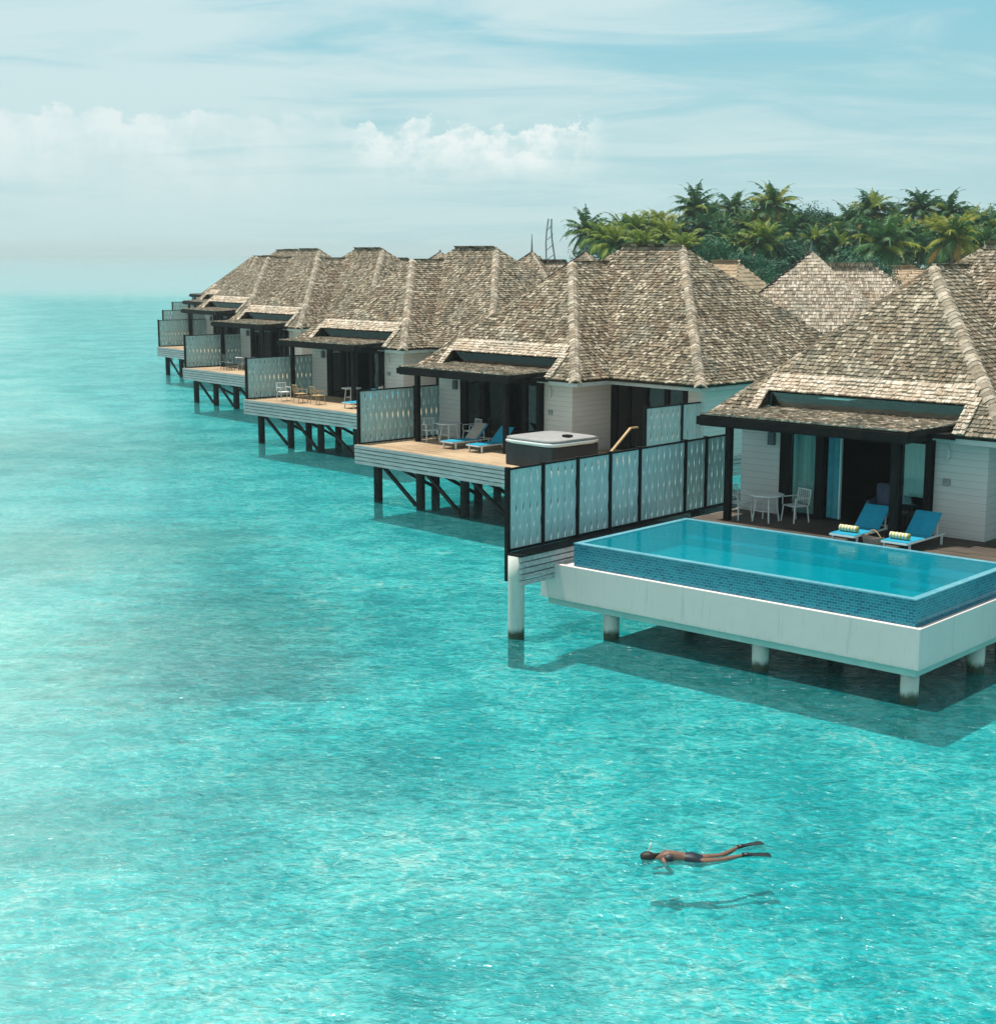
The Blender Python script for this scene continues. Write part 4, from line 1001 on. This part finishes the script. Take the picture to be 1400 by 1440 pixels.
# ------------------------------------------------------------------ sea, seabed, haze
def sheet(name, z, half, mat, kind='structure'):
    b = MB(); b.quad((-half, -200, z), (half, -200, z), (half, half*2-200, z), (-half, half*2-200, z)); o = b.build(name, mat); tag(o, kind=kind); return o
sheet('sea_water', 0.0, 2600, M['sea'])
sheet('seabed', -.72, 2600, M['seabed'])
hz, nt, out = newmat('haze_air')
vol = nt.add('ShaderNodeVolumePrincipled'); vol.inputs['Color'].default_value = (.80, .95, .97, 1); vol.inputs['Density'].default_value = .0003; vol.inputs['Anisotropy'].default_value = 0.0
nt.l.new(vol.outputs[0], out.inputs['Volume'])
b = MB(); b.box(-2700, 2700, -260, 5100, -3.6, 26); o = b.build('haze', hz); tag(o, kind='stuff')

# ------------------------------------------------------------------ world
W = bpy.data.worlds.new('World'); S.world = W; W.use_nodes = True
nt = NT(W.node_tree); nt.n.clear()
out = nt.add('ShaderNodeOutputWorld'); bg = nt.add('ShaderNodeBackground')
sky = nt.add('ShaderNodeTexSky'); sky.sky_type = 'NISHITA'; sky.sun_disc = False
sky.sun_elevation = rad(SUN_EL); sky.sun_rotation = rad(SUN_AZ); sky.air_density = 1.0; sky.dust_density = 2.0; sky.ozone_density = 1.5
SKY = .10
tc = nt.add('ShaderNodeTexCoord').outputs['Generated']
sp = nt.add('ShaderNodeSeparateXYZ', i_0=tc)
x, y, z = sp.outputs
zz = nt.math('MAXIMUM', z, .0)
k = nt.math('DIVIDE', 1.0, nt.math('ADD', zz, .12))
cv = nt.add('ShaderNodeCombineXYZ', i_0=nt.math('MULTIPLY', x, k), i_1=nt.math('MULTIPLY', y, k)).outputs[0]
c1 = nt.noise(nt.vmul(cv, (.9, 1.7, 1)), 1.3, 8, .62, .9)
c2 = nt.noise(nt.vmul(cv, (.5, 1.0, 1)), .55, 3, .5)
az = nt.math('ARCTAN2', x, y); el = nt.math('ARCSINE', z)
cirrus = nt.ramp(nt.math('ADD', nt.ramp(az, -.4, .4, .16, -.05), nt.math('ADD', nt.math('MULTIPLY', c1, .6), nt.math('MULTIPLY', c2, .5))), .44, .70)
ce = nt.add('ShaderNodeCombineXYZ', i_0=az, i_1=el).outputs[0]
def bank(a0, a1, e0, e1, edge, sc, seed, soft=.035):
    """cumulus bank: a lumpy top line at elevation e1 between azimuths a0..a1"""
    lump = nt.noise(nt.add('ShaderNodeVectorMath', operation='ADD', i_0=ce, i_1=(seed, 0, 0)).outputs[0], sc, 6, .6)
    top = nt.math('ADD', e1, nt.math('MULTIPLY', nt.math('SUBTRACT', lump, .5), edge))
    t = nt.ramp(nt.math('SUBTRACT', top, el), 0, .004)
    bot = nt.ramp(el, e0, e1, 0, 1)
    l = nt.ramp(az, a0-soft, a0+soft); r = nt.ramp(az, a1-soft, a1+soft, 1, 0)
    return nt.math('MULTIPLY', nt.math('MULTIPLY', t, bot), nt.math('MULTIPLY', l, r))
cu = bank(-.095, .06, .035, .080, .07, 42, 3.1, .02)
cu2 = bank(-.5, -.13, .01, .088, .07, 24, 7.7, .06)
cu3b = bank(-.01, .035, .045, .064, .05, 60, 1.3, .012)
horizon = nt.ramp(el, 0.0, .16, 1, 0)
skyc = nt.mix(1.0, sky.outputs[0], (.62, 1.02, .95), 'MULTIPLY')
skyc = nt.mix(.7, skyc, (3.0, 6.3, 7.3))
def lv(r, g, b_): return (r/SKY, g/SKY, b_/SKY)
skyc = nt.mix(nt.math('MULTIPLY', cirrus, .72), skyc, lv(.68, .79, .79))
skyc = nt.mix(nt.math('MULTIPLY', horizon, .7), skyc, lv(.52, .70, .72))
cn2 = nt.ramp(nt.noise(ce, 22, 6, .65), .36, .62, .25, 1)
skyc = nt.mix(nt.math('MULTIPLY', cu3b, .5), skyc, lv(.85, .9, .88))
skyc = nt.mix(nt.math('MULTIPLY', nt.math('MULTIPLY', cu2, cn2), .6), skyc, lv(.82, .87, .86))
cn = nt.ramp(nt.noise(ce, 55, 5, .65), .38, .6, .35, 1)
skyc = nt.mix(nt.math('MULTIPLY', nt.math('MULTIPLY', cu, cn), .72), skyc, lv(.92, .94, .91))
zenith_dim = nt.ramp(el, .30, .85)  # unseen overhead sky dimmed and greyed to deepen and neutralise the shade
skyc = nt.mix(nt.math('MULTIPLY', zenith_dim, .85), skyc, lv(.36, .37, .385))
nt.put(bg.inputs[0], skyc); bg.inputs[1].default_value = SKY
nt.l.new(bg.outputs[0], out.inputs[0])

sd = bpy.data.lights.new('sun', 'SUN'); sd.energy = 5.0; sd.angle = rad(1.0); sd.color = (1.0, .95, .86)
so = bpy.data.objects.new('sun', sd); C.objects.link(so)
a, e = rad(SUN_AZ), rad(SUN_EL)
dirv = Vector((math.sin(a)*math.cos(e), math.cos(a)*math.cos(e), math.sin(e)))
so.rotation_euler = dirv.to_track_quat('Z', 'Y').to_euler(); so.location = dirv*100

# ------------------------------------------------------------------ camera
cam = bpy.data.cameras.new('camera'); co_ = bpy.data.objects.new('camera', cam); C.objects.link(co_)
cam.sensor_fit = 'HORIZONTAL'; cam.sensor_width = 36; cam.lens = 36*2100/1400; cam.clip_start = .5; cam.clip_end = 12000
co_.location = (0, 0, 9.2); pitch = math.atan(365/2100); co_.rotation_euler = (math.pi/2 - pitch, 0, 0)
S.camera = co_
S.render.engine = 'CYCLES'; S.cycles.max_bounces = 8; S.cycles.transparent_max_bounces = 16; S.cycles.volume_bounces = 0; S.cycles.glossy_bounces = 3; S.cycles.diffuse_bounces = 3
S.cycles.caustics_reflective = False
S.view_settings.view_transform = 'Standard'; S.view_settings.look = 'None'; S.view_settings.exposure = 0.13; S.view_settings.gamma = 1.0
